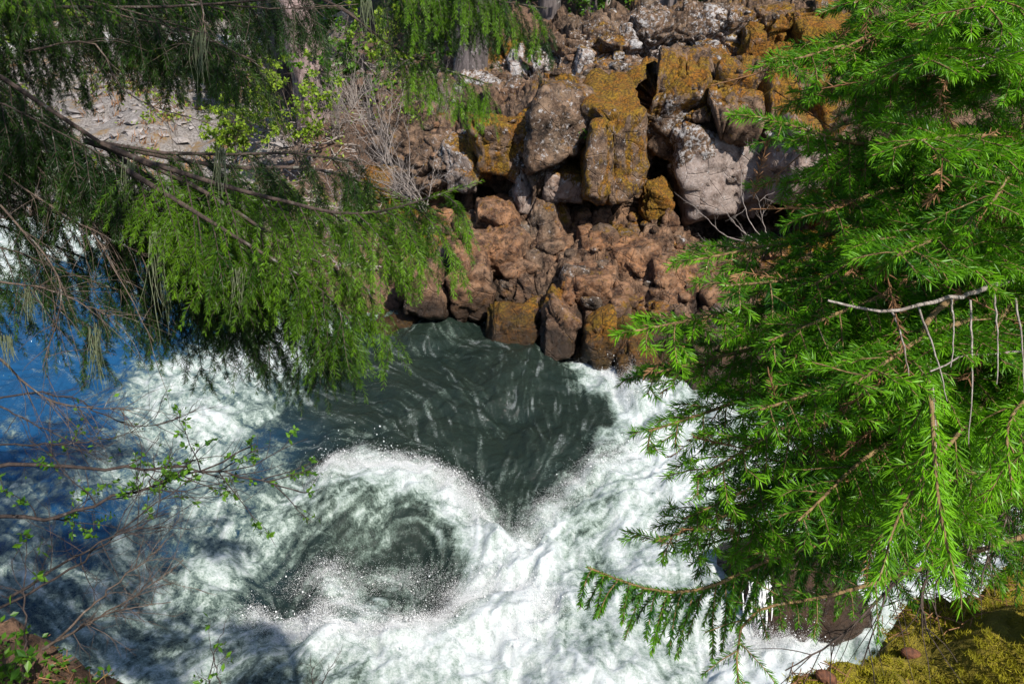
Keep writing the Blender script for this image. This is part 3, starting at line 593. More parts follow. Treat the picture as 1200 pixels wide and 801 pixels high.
# ------------------------------------------------------------------ firs
def needles(P, dens, nl, nw, rg, flat=0.75, bare=0.0, ang=(0.75, 1.2)):
    """needle quads along shoots P (S,n,3)"""
    S, n, _ = P.shape; seg = np.linalg.norm(np.diff(P, axis=1), axis=2); L = seg.sum(1)
    cnt = np.maximum((L * dens).astype(int), 3); sid = np.repeat(np.arange(S), cnt); N = len(sid)
    t = bare + (1 - bare) * rg.uniform(0, 1, N); u = t * (n - 1); i = np.minimum(u.astype(int), n - 2); f = (u - i)[:, None]
    a, b = P[sid, i], P[sid, i + 1]; pos = a * (1 - f) + b * f; tan = nrm(b - a)
    side = nrm(np.cross(tan, np.array([0.03, 0.02, 1.0]))); up = np.cross(side, tan)
    ph = rg.uniform(0, 2 * math.pi, N); A = rg.uniform(*ang, N) * (1 - 0.35 * t)
    rad = nrm(np.cos(ph)[:, None] * side + (np.sin(ph) * flat + 0.12)[:, None] * up)
    d = nrm(np.cos(A)[:, None] * tan + np.sin(A)[:, None] * rad)
    ln = nl * rg.uniform(0.75, 1.15, N) * (1 - 0.35 * np.clip((t - 0.8) / 0.2, 0, 1))
    w = nrm(np.cross(d, rg.normal(size=(N, 3)) * 0.6 + up)) * (nw / 2)
    tip = pos + d * ln[:, None]; m1 = pos + d * (ln * 0.3)[:, None]; m2 = pos + d * (ln * 0.72)[:, None]
    V = np.stack([pos, m1 + w, m2 + w * .8, tip, m2 - w * .8, m1 - w], 1)
    V[:, 3, 2] -= ln * 0.06
    k = (np.arange(N) * 6)[:, None, None]; Q = (k + np.array([[0, 1, 2, 5], [5, 2, 3, 4]])[None]).copy()
    Q[:, 0] = np.arange(N)[:, None] * 6 + np.array([0, 1, 2, 5]); Q[:, 1] = np.arange(N)[:, None] * 6 + np.array([5, 2, 4, 4])
    # two quads: base half and tip half
    Q[:, 0] = np.arange(N)[:, None] * 6 + np.array([0, 1, 4, 5]); Q[:, 1] = np.arange(N)[:, None] * 6 + np.array([1, 2, 3, 4])
    return V.reshape(-1, 3), Q.reshape(-1, 4), np.repeat(sid, 6), np.repeat(t, 6)
def shoots(start, d0, L, n, droop, rg, wob=0.06):
    """many curved shoots at once: start (S,3), d0 (S,3), L (S,)"""
    S = len(L); P = np.zeros((S, n, 3)); P[:, 0] = start; d = nrm(d0)
    for k in range(1, n):
        d = nrm(d + np.array([0, 0, -1.0]) * (np.broadcast_to(droop, (S,)) / n)[:, None] + wob * rg.normal(size=(S, 3)))
        P[:, k] = P[:, k - 1] + d * (L / (n - 1))[:, None]
    return P
def along(P, sid, t):
    n = P.shape[1]; u = np.clip(t, 0, 1) * (n - 1); i = np.minimum(u.astype(int), n - 2); f = (u - i)[:, None]
    a, b = P[sid, i], P[sid, i + 1]; return a * (1 - f) + b * f, nrm(b - a)
def bough(path, r0, rg, parent, matn, spacing=0.03, len0=0.28, len1=0.07, droop=0.3, sub_sp=0.03, sub_len=(0.05, 0.10), sub_droop=0.2, dens=800,
          nl=0.024, nw=0.0018, bare=0.1, spread=0.95, tip_light=0.45, tint0=0.3, third=False, matb=None, side_drop=0.0, fill=1.0, label=None):
    main = resample(path, 22)[None]; Lm = np.linalg.norm(np.diff(main[0], axis=0), axis=1).sum()
    nb = int(Lm * (1 - bare) / spacing); t = bare + (1 - bare) * (np.arange(nb) + rg.uniform(0, 1, nb) * .8) / nb
    t = t[rg.uniform(size=nb) < fill]; nb = len(t)
    p, tan = along(main, np.zeros(nb, int), t)
    side = nrm(np.cross(tan, np.array([0, 0, 1.0]))) * np.where(np.arange(nb) % 2 == 0, 1, -1)[:, None]
    prof = len1 + (len0 - len1) * np.clip((1 - t) * 1.25, 0, 1) ** 0.8
    d0 = tan * 0.75 + side * spread + np.array([0, 0, 1.0]) * (rg.normal(0, 0.22, nb) - side_drop)[:, None]
    B = shoots(p, d0, prof * rg.uniform(0.65, 1.2, nb), 7, droop, rg)
    LB = np.linalg.norm(np.diff(B, axis=1), axis=2).sum(1)
    def kids(B, LB, sp, lr, drp, tmin=0.12):
        cnt = np.maximum((LB / sp).astype(int), 0); sid = np.repeat(np.arange(len(LB)), cnt)
        if not len(sid): return None
        tt = tmin + (0.96 - tmin) * rg.uniform(0, 1, len(sid)); q_, tn = along(B, sid, tt)
        sd = nrm(np.cross(tn, np.array([0.02, 0.05, 1.0]))) * np.where(rg.uniform(size=len(sid)) < .5, 1, -1)[:, None]
        L = rg.uniform(*lr, len(sid)) * (1.15 - 0.6 * tt) * np.clip(LB[sid] / 0.15, .45, 1.3)
        return shoots(q_, tn * 0.85 + sd * 0.8 + rg.normal(0, .16, (len(sid), 3)), L, 5, drp, rg)
    K = kids(B, LB, sub_sp, sub_len, sub_droop)
    stem = MB(); rad = r0 * (1 - 0.86 * np.linspace(0, 1, 22)) + 0.0008
    stem.add(*tubes(main, rad[None], 7))
    fol = MB(); tn0 = rg.uniform(-0.12, 0.12)
    def put(P, r, tb):
        V, Q, sid, t_ = needles(P, dens, nl, nw, rg)
        sh = rg.normal(0, 0.13, P.shape[0])
        fol.add(V, Q, np.clip(tb + tn0 + sh[sid] + tip_light * np.clip((t_ - 0.45) / 0.55, 0, 1) + rg.normal(0, .10, len(t_) // 6).repeat(6), 0, 1))
    rB = 0.0010 + np.clip(LB, 0, .8)[:, None] * 0.0055 * np.linspace(1, 0.1, 7)[None]
    stem.add(*tubes(B, rB, 4)); put(B, None, tint0)
    if K is not None:
        stem.add(*tubes(K, 0.0011 * np.linspace(1, .5, 5)[None].repeat(len(K), 0), 3)); put(K, None, tint0 + .05)
        if third:
            LK = np.linalg.norm(np.diff(K, axis=1), axis=2).sum(1); K3 = kids(K, LK, third[0], third[1], sub_droop, 0.2)
            if K3 is not None: put(K3, None, tint0 + .1)
    tipP = main[:, 14:, :]; put(np.repeat(tipP, 1, 0), None, tint0 + .1)
    br = link('branch', stem.mesh('branch'), matb or M_shoot, parent)
    if label: br['label'] = label
    link('foliage', fol.mesh('foliage', False), matn, br)
    return br
def trunk_mesh(pts, radii, seed, k=20, n=60, flute=0.08):
    P = resample(pts, n); u = np.linspace(0, 1, n); rr = np.interp(u, np.linspace(0, 1, len(radii)), radii)
    th = np.arange(k) * 2 * math.pi / k
    V = P[:, None] + rr[:, None, None] * np.stack([np.cos(th), np.sin(th), th * 0], -1)[None]
    V = V + flute * rr[:, None, None] * fbm(V * np.array([1, 1, .25]) / max(radii) * 2.2, 3, seed)[..., None] * np.stack([np.cos(th), np.sin(th), th * 0], -1)[None]
    return new_mesh('trunk', V, grid_faces(n, k, True))
def pathd(*pts): return [at_d(*p) for p in pts]

# ---- right-hand fir, close to the camera
rgR = np.random.default_rng(11)
base = at_d(1290, 640, 2.05)
fir = tag(empty('fir_tree', (base[0], base[1], ground_z(np.array(base[0]), np.array(base[1])))), 'bright green young fir with dense short needles leaning in over the rapids from the right', 'fir tree')
def local(o, me):  # world-space mesh under an Empty
    return me
bpy.context.view_layer.update()
fl = np.array(fir.location)
def W(pts): return [np.asarray(p) - fl for p in pts]
tr = link('trunk', trunk_mesh(W([fl + [0.0, 0, -0.3], base, at_d(1285, 250, 2.1), at_d(1275, -200, 2.15), fl + [0.05, .1, 2.7]]), [0.058, .046, .038, .028, .005], 5, 18, 70), M_bark, fir)
RB = [  # start, (mid), end in photo pixels + distance
 [(1290, -80, 2.05), (1090, -40, 1.85), (1000, 4, 1.72)], [(1290, 0, 2.0), (1090, 15, 1.8), (985, 58, 1.7)], [(1290, 30, 2.0), (1060, 40, 1.8), (922, 72, 1.66)],
 [(1290, 90, 2.0), (1070, 92, 1.85), (942, 112, 1.75)], [(1290, 130, 2.0), (1050, 170, 1.75), (900, 140, 1.6)], [(1290, 170, 2.0), (1080, 190, 1.8), (915, 215, 1.75)],
 [(1290, 200, 2.0), (1080, 215, 1.75), (960, 250, 1.6)], [(1290, 240, 2.0), (1080, 270, 1.75), (950, 335, 1.6)], [(1290, 230, 2.0), (1010, 268, 1.85), (812, 305, 1.72)],
 [(1290, 300, 2.0), (1020, 320, 1.75), (850, 335, 1.6)], [(1290, 330, 2.0), (960, 350, 1.8), (742, 388, 1.66)], [(1290, 360, 2.05), (980, 390, 1.85), (752, 440, 1.75)],
 [(1290, 400, 2.0), (980, 440, 1.8), (760, 505, 1.68)], [(1290, 400, 2.0), (1010, 460, 1.7), (815, 560, 1.55)], [(1290, 470, 2.1), (990, 530, 1.95), (800, 608, 1.85)],
 [(1290, 470, 2.1), (980, 560, 1.95), (768, 634, 1.85)], [(1290, 440, 2.0), (1060, 510, 1.65), (935, 610, 1.45)], [(1290, 100, 2.0), (1140, 60, 1.6), (1080, 70, 1.35)],
 [(1290, 180, 2.0), (1150, 160, 1.6), (1075, 165, 1.35)], [(1290, 280, 2.0), (1140, 270, 1.55), (1050, 300, 1.3)], [(1290, 350, 2.0), (1120, 380, 1.55), (1000, 450, 1.3)],
 [(1290, 420, 2.0), (1070, 430, 1.6), (890, 480, 1.4)], [(1290, 250, 2.0), (1100, 320, 1.7), (900, 400, 1.5)], [(1290, 520, 2.1), (1120, 560, 1.8), (1020, 640, 1.6)],
 [(1290, 20, 2.0), (1180, -30, 1.6), (1150, 10, 1.3)], [(1290, 220, 2.0), (1200, 200, 1.6), (1160, 240, 1.35)], [(1290, 330, 2.0), (1195, 350, 1.7), (1150, 420, 1.4)]]
for k, pth in enumerate(RB):
    P = W(pathd(*pth)); Lw = np.linalg.norm(P[-1] - P[0])
    bough(P, 0.009, rgR, fir, M_needle, spacing=0.024, len0=0.24, len1=0.06, droop=0.35, sub_sp=0.032, sub_len=(0.05, 0.11), dens=980, nl=0.0215, nw=0.0018, bare=0.26, tint0=0.34, side_drop=.12)
DB = [[(1290, 540, 2.2), (1050, 600, 2.1), (850, 660, 2.0)], [(1290, 500, 2.25), (1010, 520, 2.2), (870, 600, 2.1)], [(1290, 450, 2.3), (1050, 470, 2.25), (900, 520, 2.2)],
      [(1290, 300, 2.3), (1080, 330, 2.25), (930, 420, 2.2)], [(1290, 60, 2.3), (1120, 90, 2.25), (1010, 130, 2.2)], [(1290, 160, 2.3), (1120, 200, 2.25), (1000, 260, 2.2)], [(1290, 560, 2.2), (1000, 590, 2.2), (820, 640, 2.2)],
      [(1290, 520, 2.4), (1000, 560, 2.4), (880, 640, 2.35)], [(1290, 480, 2.4), (960, 500, 2.4), (830, 560, 2.4)], [(1290, 400, 2.4), (1020, 440, 2.4), (880, 480, 2.4)], [(1290, 560, 2.4), (1120, 600, 2.4), (1050, 680, 2.3)]]
for pth in DB:
    bough(W(pathd(*pth)), 0.009, rgR, fir, M_needle, spacing=0.03, len0=0.26, len1=0.07, droop=0.5, sub_sp=0.036, dens=750, nl=0.022, nw=0.002, tint0=0.12, tip_light=.3, side_drop=.2)  # inner and lower boughs tinted dark, their shade painted into the needles
rgB = np.random.default_rng(19); bud = []
for k, pth in enumerate(RB):
    P = resample(W(pathd(*pth)), 22)
    for t_ in (0.55, 0.72, 0.9):
        i = int(t_ * 21); bud.append(np.stack([P[i], P[i] + rgB.normal(0, .03, 3) + np.array([-.05, -.03, -.02]), P[i] + rgB.normal(0, .05, 3) + np.array([-.10, -.05, -.06])]))
bud = np.array(bud); mb = MB(); V, Q, sid, t_ = needles(bud, 420, .018, .0018, rgB); mb.add(V, Q, rgB.uniform(0, 1, len(bud))[sid]); V, Q = tubes(bud, np.full(bud.shape[:2], .0012), 4); mb.add(V, Q, .3)
link('dead_shoots', mb.mesh('dead_shoots', False), M_litter, fir)
# the lone spray reaching out over the foam, with hanging shoots
bough(W(pathd((1290, 560, 2.2), (950, 640, 1.95), (830, 688, 1.8), (760, 690, 1.72), (688, 664, 1.66))), 0.008, rgR, fir, M_needle, spacing=0.015, len0=0.22, len1=0.07, droop=1.9, sub_sp=0.3, dens=1700, nl=0.0125, nw=0.0018, bare=0.42, tint0=0.12, spread=.45, side_drop=.9, label='lone spray with hanging shoots over the foam')
bough(W(pathd((1290, 600, 2.1), (1000, 690, 1.9), (880, 720, 1.75), (865, 800, 1.7), (880, 840, 1.7))), 0.006, rgR, fir, M_needle, spacing=0.03, len0=0.14, len1=0.06, droop=.5, sub_sp=0.3, dens=900, nl=0.016, nw=0.0017, bare=0.5, tint0=0.1)
bough(W(pathd((1150, 330, 1.75), (1085, 380, 1.5), (1092, 480, 1.38), (1100, 590, 1.33), (1122, 690, 1.32))), 0.006, rgR, fir, M_needle, spacing=0.030, len0=0.16, len1=0.06, droop=1.2, sub_sp=0.05, sub_len=(.04, .07), dens=700, nl=0.026, nw=0.0020, bare=0.3, tint0=0.75, tip_light=.3, side_drop=.7, spread=.6, label='yellowish hanging spray on the bare pale twig')
bough(W(pathd((1200, 420, 1.8), (1130, 500, 1.5), (1060, 590, 1.36), (1030, 680, 1.34))), 0.005, rgR, fir, M_needle, spacing=0.030, len0=0.15, len1=0.06, droop=1.2, sub_sp=0.06, sub_len=(.04, .07), dens=700, nl=0.026, nw=0.0020, bare=0.3, tint0=0.6, tip_light=.3, side_drop=.7, spread=.6)
bough(W(pathd((1290, 430, 1.7), (1190, 480, 1.45), (1185, 580, 1.4))), 0.005, rgR, fir, M_needle, spacing=0.03, len0=0.12, len1=0.06, droop=1.0, sub_sp=0.06, dens=700, nl=0.024, nw=0.002, bare=0.2, tint0=0.6, side_drop=.5)
# crown above the picture
rgC = np.random.default_rng(77)
for k in range(12):
    a = rgC.uniform(.3, math.pi - .2); z = rgC.uniform(1.95, 2.5); L = 0.2 + 0.45 * (2.9 - z) / 1.0
    s = np.array([0.05 * z / 4, .1 * z / 4, z]); e = s + np.array([math.cos(a) * L, math.sin(a) * L, rgR.uniform(-.05, .2)])
    bough([s, (s + e) / 2 + [0, 0, .05], e], 0.008, rgR, fir, M_needle, spacing=0.05, len0=0.25, len1=0.07, sub_sp=0.05, dens=330, nl=0.026, nw=0.004)
for k in range(22):                                # limbs on the far side of the trunk
    a = rgC.uniform(-1.3, 1.9); z = rgC.uniform(.7, 2.3); L = rgC.uniform(.35, .75) * (3.2 - z) / 2
    s0 = np.array([0, 0, z]) + (np.array(base) - np.append(fl[:2], base[2])) * .5; e = s0 + np.array([math.cos(a) * L, math.sin(a) * L, rgC.uniform(-.1, .1)])
    bough([s0, (s0 + e) / 2 + [0, 0, .03], e], 0.008, rgC, fir, M_needle, spacing=0.04, len0=0.22, len1=0.07, sub_sp=0.045, dens=500, nl=0.022, nw=0.0026, bare=.2)
# dead bare branches in the fir
def dead_branch(paths, r, parent, mat, name='dead_branch', k=5, twn=0, rg=None, hang=0.0, tl=.12):
    mb = MB()
    for p in paths:
        P = resample(p, 14); P[1:-1] += 0.0016 * rg.normal(size=(12, 3)) * (r / .004)
        mb.add(*tubes(P[None], (r * np.linspace(1, .35, 14))[None], k))
        if twn:
            t = rg.uniform(.15, 1, twn); q_, tn = along(P[None], np.zeros(twn, int), t)
            S = shoots(q_, tn * .6 + rg.normal(0, .6, (twn, 3)) + np.array([0, 0, -hang]), tl * rg.uniform(.4, 1.3, twn), 5, hang * 2, rg, .12)
            mb.add(*tubes(S, (r * .35 * np.linspace(1, .4, 5))[None].repeat(twn, 0), 3))
    return link(name, mb.mesh(name), mat, parent)
dead_branch([W(pathd((1180, 330, 1.65), (1110, 350, 1.45), (1040, 364, 1.38), (970, 352, 1.36)))], 0.005, fir, M_dead, rg=rgR, twn=0)
for (x, y, x2, y2) in ((1045, 362, 1065, 440), (1075, 356, 1110, 470), (1115, 350, 1114, 430), (1137, 352, 1135, 520), (1165, 345, 1168, 450), (1090, 420, 1098, 620), (1190, 350, 1200, 460)):
    dead_branch([W(pathd((x, y, 1.44), ((x + x2) / 2 + 3, (y + y2) / 2, 1.36), (x2, y2, 1.33)))], 0.0019, fir, M_dead, 'dead_twig', rg=rgR)
dead_branch([W(pathd((1290, 130, 1.6), (1180, 45, 1.5), (1120, 25, 1.45))), W(pathd((1190, 40, 1.5), (1150, 80, 1.42)))], 0.003, fir, M_dead, rg=rgR, twn=5)
dead_branch([W(pathd((1290, 410, 1.6), (1150, 415, 1.4), (1090, 435, 1.33)))], 0.003, fir, M_dead, rg=rgR, twn=4)
dead_branch([W(pathd((1290, 640, 2.1), (1080, 650, 2.0), (1030, 720, 1.95), (1010, 780, 1.95))), W(pathd((1080, 650, 2.0), (990, 740, 1.95), (920, 785, 1.95))), W(pathd((1100, 640, 2.0), (1080, 700, 1.95), (1090, 745, 1.95)))], 0.004, fir, M_bark, rg=rgR, twn=14, tl=.16, hang=.4)
dead_branch([W(pathd((1290, 560, 2.0), (1175, 600, 1.95), (1150, 690, 1.92))), W(pathd((1200, 500, 2.0), (1160, 560, 1.95), (1130, 660, 1.95))), W(pathd((1205, 420, 2.0), (1190, 560, 1.95), (1165, 660, 1.95)))], 0.004, fir, M_twig, rg=rgR, twn=12, tl=.14, hang=.5)

# ---- left-hand fir with long hanging sprays
rgL = np.random.default_rng(23)
lb = np.array([-3.0, 1.4, 0]); lb[2] = 5.9
lfir = tag(empty('fir_tree', lb), 'dark old fir whose lichen-hung boughs trail down over the left half of the river', 'fir tree')
fl = lb
link('trunk', trunk_mesh([np.array([0, 0, -.4]), np.array([.02, 0, 1.5]), np.array([0, .05, 7]), np.array([0, 0, 20])], [.34, .26, .21, .02], 9, 24, 110), M_bark, lfir)
HB = dict(len1=0.20, sub_sp=0.026, sub_len=(0.08, 0.18), sub_droop=1.3, dens=680, nl=0.020, nw=0.0016, side_drop=.25, spread=.65, matb=M_bark)
LB_ = [ # path, len0, droop, tint (lit boughs painted lighter, shaded ones darker), fill, mat
 ([(-260, 20, 3.4), (0, 90, 3.25), (60, 130, 3.2), (120, 168, 3.2), (230, 182, 3.2), (330, 178, 3.2), (420, 190, 3.25)], .020, .50, 2.2, .10, 1.0, .25),
 ([(-260, 60, 3.5), (0, 110, 3.4), (50, 160, 3.4), (100, 195, 3.4), (170, 235, 3.35), (260, 262, 3.3)], .018, .45, 2.2, .05, .8, .25),
 ([(-200, -30, 3.6), (0, 4, 3.5), (80, 8, 3.5), (200, 8, 3.5), (330, -2, 3.5), (400, -8, 3.6)], .016, .42, 2.4, .08, .45, .1),
 ([(-260, 0, 3.6), (40, 20, 3.6), (150, 25, 3.6), (300, 70, 3.7)], .010, .36, 2.4, .1, .45, .3),
 ([(-260, 160, 3.4), (0, 190, 3.3), (60, 212, 3.3), (130, 250, 3.3), (220, 300, 3.3), (300, 330, 3.3)], .012, .45, 2.4, .05, .8, .2),
 ([(-200, 240, 3.6), (0, 265, 3.6), (90, 300, 3.6), (180, 330, 3.6), (280, 350, 3.6)], .010, .40, 2.5, .03, .7, .2),
 ([(100, 165, 3.25), (220, 205, 3.1), (330, 235, 3.0), (430, 250, 3.0), (565, 212, 3.1)], .010, .40, 1.3, .50, 1.0, .15),
 ([(120, 168, 3.2), (240, 225, 3.1), (340, 290, 3.05), (400, 320, 3.05), (440, 345, 3.1)], .010, .40, 1.8, .34, 1.0, .2),
 ([(120, 170, 3.25), (220, 240, 3.2), (320, 310, 3.2), (370, 350, 3.2), (385, 380, 3.2)], .010, .40, 2.2, .15, 1.0, .2),
 ([(60, 150, 3.3), (160, 250, 3.4), (230, 310, 3.4), (300, 350, 3.4)], .009, .42, 2.4, .06, .9, .25),
 ([(100, 165, 3.3), (260, 195, 3.4), (380, 200, 3.5), (520, 250, 3.5)], .010, .42, 1.6, .45, .9, .25),
 ([(60, -160, 4.0), (250, -80, 4.2), (400, -40, 4.4), (520, -10, 4.5), (640, 10, 4.6)], .014, .55, 2.2, .16, .9, .62),
 ([(200, -60, 4.3), (380, 0, 4.5), (470, 60, 4.6), (575, 100, 4.7)], .010, .40, 1.8, .42, .9, .6),
 ([(300, -100, 4.3), (420, -60, 4.3), (520, -30, 4.4), (620, 0, 4.5)], .010, .42, 2.2, .35, .9, .45),
 ([(60, -60, 3.7), (150, -20, 3.7), (220, 0, 3.7), (290, 20, 3.8)], .010, .55, 2.5, .1, .9, .3),
 ([(-100, -60, 3.2), (40, -30, 3.2), (160, -25, 3.2)], .008, .30, 2.2, .2, .4, .2),
 ([(-260, 330, 3.5), (-60, 330, 3.4), (40, 350, 3.4), (120, 390, 3.4)], .009, .30, 2.2, .03, .7, .3),
 ([(150, 200, 3.1), (280, 280, 3.0), (370, 335, 3.0), (410, 375, 3.0)], .009, .32, 2.2, .2, .9, .3),
 ([(-200, -60, 3.4), (20, -20, 3.4), (140, 10, 3.4), (240, 40, 3.4), (290, 70, 3.45)], .010, .40, 2.5, .04, 1.0, .3),
 ([(-100, -120, 3.8), (120, -60, 3.8), (260, -30, 3.8), (360, 0, 3.9)], .010, .46, 2.5, .08, 1.0, .35),
 ([(-260, 90, 3.3), (-40, 110, 3.2), (60, 150, 3.15), (150, 200, 3.1)], .010, .46, 2.5, .02, 1.0, .15),
 ([(-260, 260, 3.3), (-20, 285, 3.3), (80, 320, 3.3), (170, 350, 3.3)], .009, .34, 2.5, .02, .9, .2),
 ([(-260, 120, 3.6), (0, 150, 3.6), (80, 190, 3.6), (200, 215, 3.6)], .010, .50, 2.4, .03, .9, .2),
 ([(-260, 200, 3.5), (-20, 215, 3.5), (60, 250, 3.5), (140, 280, 3.5)], .010, .48, 2.4, .04, .9, .2),
 ([(-260, 40, 3.7), (0, 45, 3.7), (90, 70, 3.8)], .010, .45, 2.4, .18, .7, .3),
 ([(90, 200, 3.5), (180, 300, 3.5), (260, 370, 3.5), (330, 390, 3.5)], .009, .36, 2.4, .03, .9, .2),
 ([(200, 230, 3.3), (300, 330, 3.3), (360, 380, 3.3), (400, 395, 3.3)], .009, .34, 2.4, .05, .9, .2),
]
for pth, r, l0, dr, ti, fi, ba in LB_:
    P = W(pathd(*pth))
    if pth[0][0] <= -60: P = [np.array([0, 0, P[0][2] + .05])] + P
    bough(P, r, rgL, lfir, M_needle if ti > .5 else M_needle_mid if ti > .19 else M_needle_shade, spacing=0.032, len0=l0 * .95, droop=dr * 1.35, tint0=ti, fill=fi * .85, bare=ba, tip_light=.3, **HB)
# bare side twigs on the left boughs
dead_branch([W(pathd((0, 200, 3.2), (80, 255, 3.2), (170, 300, 3.1))), W(pathd((0, 420, 3.2), (60, 470, 3.1), (150, 480, 3.1))), W(pathd((0, 240, 3.2), (70, 330, 3.1), (50, 430, 3.1))), W(pathd((0, 150, 3.3), (100, 260, 3.2), (180, 400, 3.1))),
             W(pathd((0, 330, 3.1), (60, 340, 3.1), (130, 370, 3.1)))], 0.004, lfir, M_twig, rg=rgL, twn=34, tl=.22, hang=.25)
dead_branch([W(pathd((120, 12, 3.5), (220, 38, 3.4), (300, 72, 3.4))), W(pathd((235, 0, 3.4), (240, 40, 3.4), (225, 70, 3.4))), W(pathd((30, 60, 3.3), (110, 50, 3.3), (150, 110, 3.3), (260, 150, 3.3))), W(pathd((250, 5, 3.5), (330, 10, 3.5), (420, 5, 3.5)))], 0.004, lfir, M_twig, rg=rgL, twn=18, tl=.2, hang=.3)
def lichen(px, py, d, L, parent, rg, n=26, w=.05):
    S = shoots(np.repeat(at_d(px, py, d)[None] - fl, n, 0) + rg.normal(0, .010, (n, 3)), rg.normal(0, w, (n, 3)) + np.array([-.12, 0, -.6]), L * rg.uniform(.4, 1.1, n), 8, 1.5, rg, .10)
    mb = MB(); mb.add(*tubes(S, (0.0016 * np.linspace(1, .3, 8))[None].repeat(n, 0), 3), rg.uniform(0, 1, n).repeat(24)); return link('lichen', mb.mesh('lichen'), M_lichen, parent)
for a in ((112, 385, 3.0, .22), (235, 42, 3.3, .20), (278, 318, 3.0, .18), (186, 275, 3.0, .34), (260, 175, 3.0, .16), (32, 340, 3.1, .12), (150, 190, 3.1, .25), (430, 2, 3.5, .14), (10, 395, 3.0, .1), (200, 225, 3.1, .3)): lichen(*a, lfir, rgL)
# unseen crown of the left fir, widened and leaned to shade boughs and river
for k in range(92):
    a = rgL.uniform(0, 2 * math.pi); z = 3.4 + 14 * rgL.uniform(0, 1) ** 1.3; L = (0.6 + 3.6 * (19 - z) / 15) * (1 + .25 * math.cos(a + .9))
    s = np.array([0, 0, z]); e = s + np.array([math.cos(a) * L, math.sin(a) * L, rgL.uniform(-.9, -.1)])
    if e[1] > 1.2 and z < 4.6: continue
    bough([s, (s + e) / 2 + [0, 0, .2], e], 0.03, rgL, lfir, M_needle_shade, spacing=0.15, len0=0.9, len1=0.3, sub_sp=0.12, sub_len=(.15, .35), dens=70, nl=0.08, nw=0.02, droop=.8, matb=M_bark)

# ------------------------------------------------------------------ deciduous shrub in the left foreground
def leaf_quads(C, size, rg, up=0.5):
    N = len(C); n = nrm(rg.normal(size=(N, 3)) + np.array([0, 0, up])); a = nrm(np.cross(n, rg.normal(size=(N, 3)))); b = np.cross(n, a)
    s = (size * rg.uniform(.55, 1.2, N))[:, None]
    V = np.stack([C, C + a * s * .5 + b * s * .30 + n * s * .06, C + a * s * 1.05, C + a * s * .5 - b * s * .30 + n * s * .06], 1)
    return V.reshape(-1, 3), (np.arange(N) * 4)[:, None] + np.arange(4)[None]
def shrub(name, label, cat, base, paths, rg, r=.006, twn=16, tl=.22, leaf=0.03, nleaf=60, leafmat=None, twigmat=None, tmin=.3, droop=-.2, lt=(0.3, 1), group=None, sec=6):
    o = tag(empty(name, base), label, cat, group); b0 = np.asarray(base); lv = MB()
    for p in paths:
        P = resample(np.asarray(p) - b0, 20); P[1:-1] += r * .7 * rg.normal(size=(18, 3)); st = MB()
        st.add(*tubes(P[None], (r * np.linspace(1, .25, 20))[None], 6))
        t = rg.uniform(tmin, 1, twn); q_, tn = along(P[None], np.zeros(twn, int), t)
        S = shoots(q_, tn * .8 + rg.normal(0, .45, (twn, 3)), tl * rg.uniform(.4, 1.3, twn), 7, droop, rg, .14)
        st.add(*tubes(S, (r * .32 * np.linspace(1, .35, 7))[None].repeat(twn, 0), 4))
        n2 = twn * sec; sid = rg.integers(0, twn, n2); q_, tn = along(S, sid, rg.uniform(.2, 1, n2))
        S2 = shoots(q_, tn * .8 + rg.normal(0, .5, (n2, 3)), tl * .38 * rg.uniform(.3, 1.3, n2), 4, droop, rg, .14)
        st.add(*tubes(S2, (r * .16 * np.linspace(1, .5, 4))[None].repeat(n2, 0), 3))
        link('branch', st.mesh('branch'), twigmat or M_darktwig, o)
        if nleaf:
            ids = rg.integers(0, n2, nleaf); cl = rg.uniform(size=n2) < .45; ids = ids[cl[ids]]
            c, _ = along(S2, ids, rg.uniform(*lt, len(ids))); V, Q = leaf_quads(c, leaf, rg); lv.add(V, Q, rg.uniform(0, 1, len(ids)).repeat(4))
    if nleaf: link('leaves', lv.mesh('leaves', False), leafmat or M_leaf, o)
    return o
rgS = np.random.default_rng(31)
shrub('alder_shrub', 'dark bare shrub with sprouting leaves reaching over the rapids from the left edge', 'shrub', at_d(-60, 760, 2.9),
      [pathd((-80, 560, 3.0), (40, 545, 3.0), (150, 548, 3.0), (260, 552, 3.0), (350, 575, 3.0)), pathd((-80, 600, 3.0), (60, 605, 2.9), (150, 575, 2.9), (240, 550, 2.9), (300, 520, 2.9))], rgS, r=.0075, nleaf=900, leaf=.020)
shrub('alder_shrub', 'bare dark branch rising from the near left bank across the shaded foam', 'shrub', at_d(-60, 780, 2.9),
      [pathd((-60, 740, 2.9), (60, 680, 2.85), (150, 615, 2.8), (230, 555, 2.8)), pathd((10, 700, 2.9), (110, 640, 2.8), (200, 600, 2.8))], rgS, r=.005, nleaf=0, twn=12)
shrub('bare_shrub', 'pale-stemmed bare shrub fanning out just above the dirt at lower left', 'shrub', at_d(40, 775, 2.7),
      [pathd((50, 760, 2.7), (110, 725, 2.65), (170, 690, 2.6), (215, 655, 2.6)), pathd((50, 760, 2.7), (120, 722, 2.6), (200, 705, 2.6)), pathd((60, 755, 2.7), (130, 690, 2.7), (190, 640, 2.7))], rgS, r=.004, nleaf=0, twn=12, twigmat=M_twig, tl=.14)
shrub('alder_shrub', 'bare reddish twigs beneath the left fir in front of the blue water', 'shrub', at_d(-60, 600, 3.2),
      [pathd((-60, 480, 3.2), (60, 460, 3.2), (160, 500, 3.2), (230, 480, 3.2)), pathd((-60, 520, 3.2), (70, 520, 3.1), (170, 505, 3.1)), pathd((-60, 450, 3.2), (50, 500, 3.2), (120, 540, 3.2))], rgS, r=.004, nleaf=40, leaf=.02, twn=16, tl=.2)
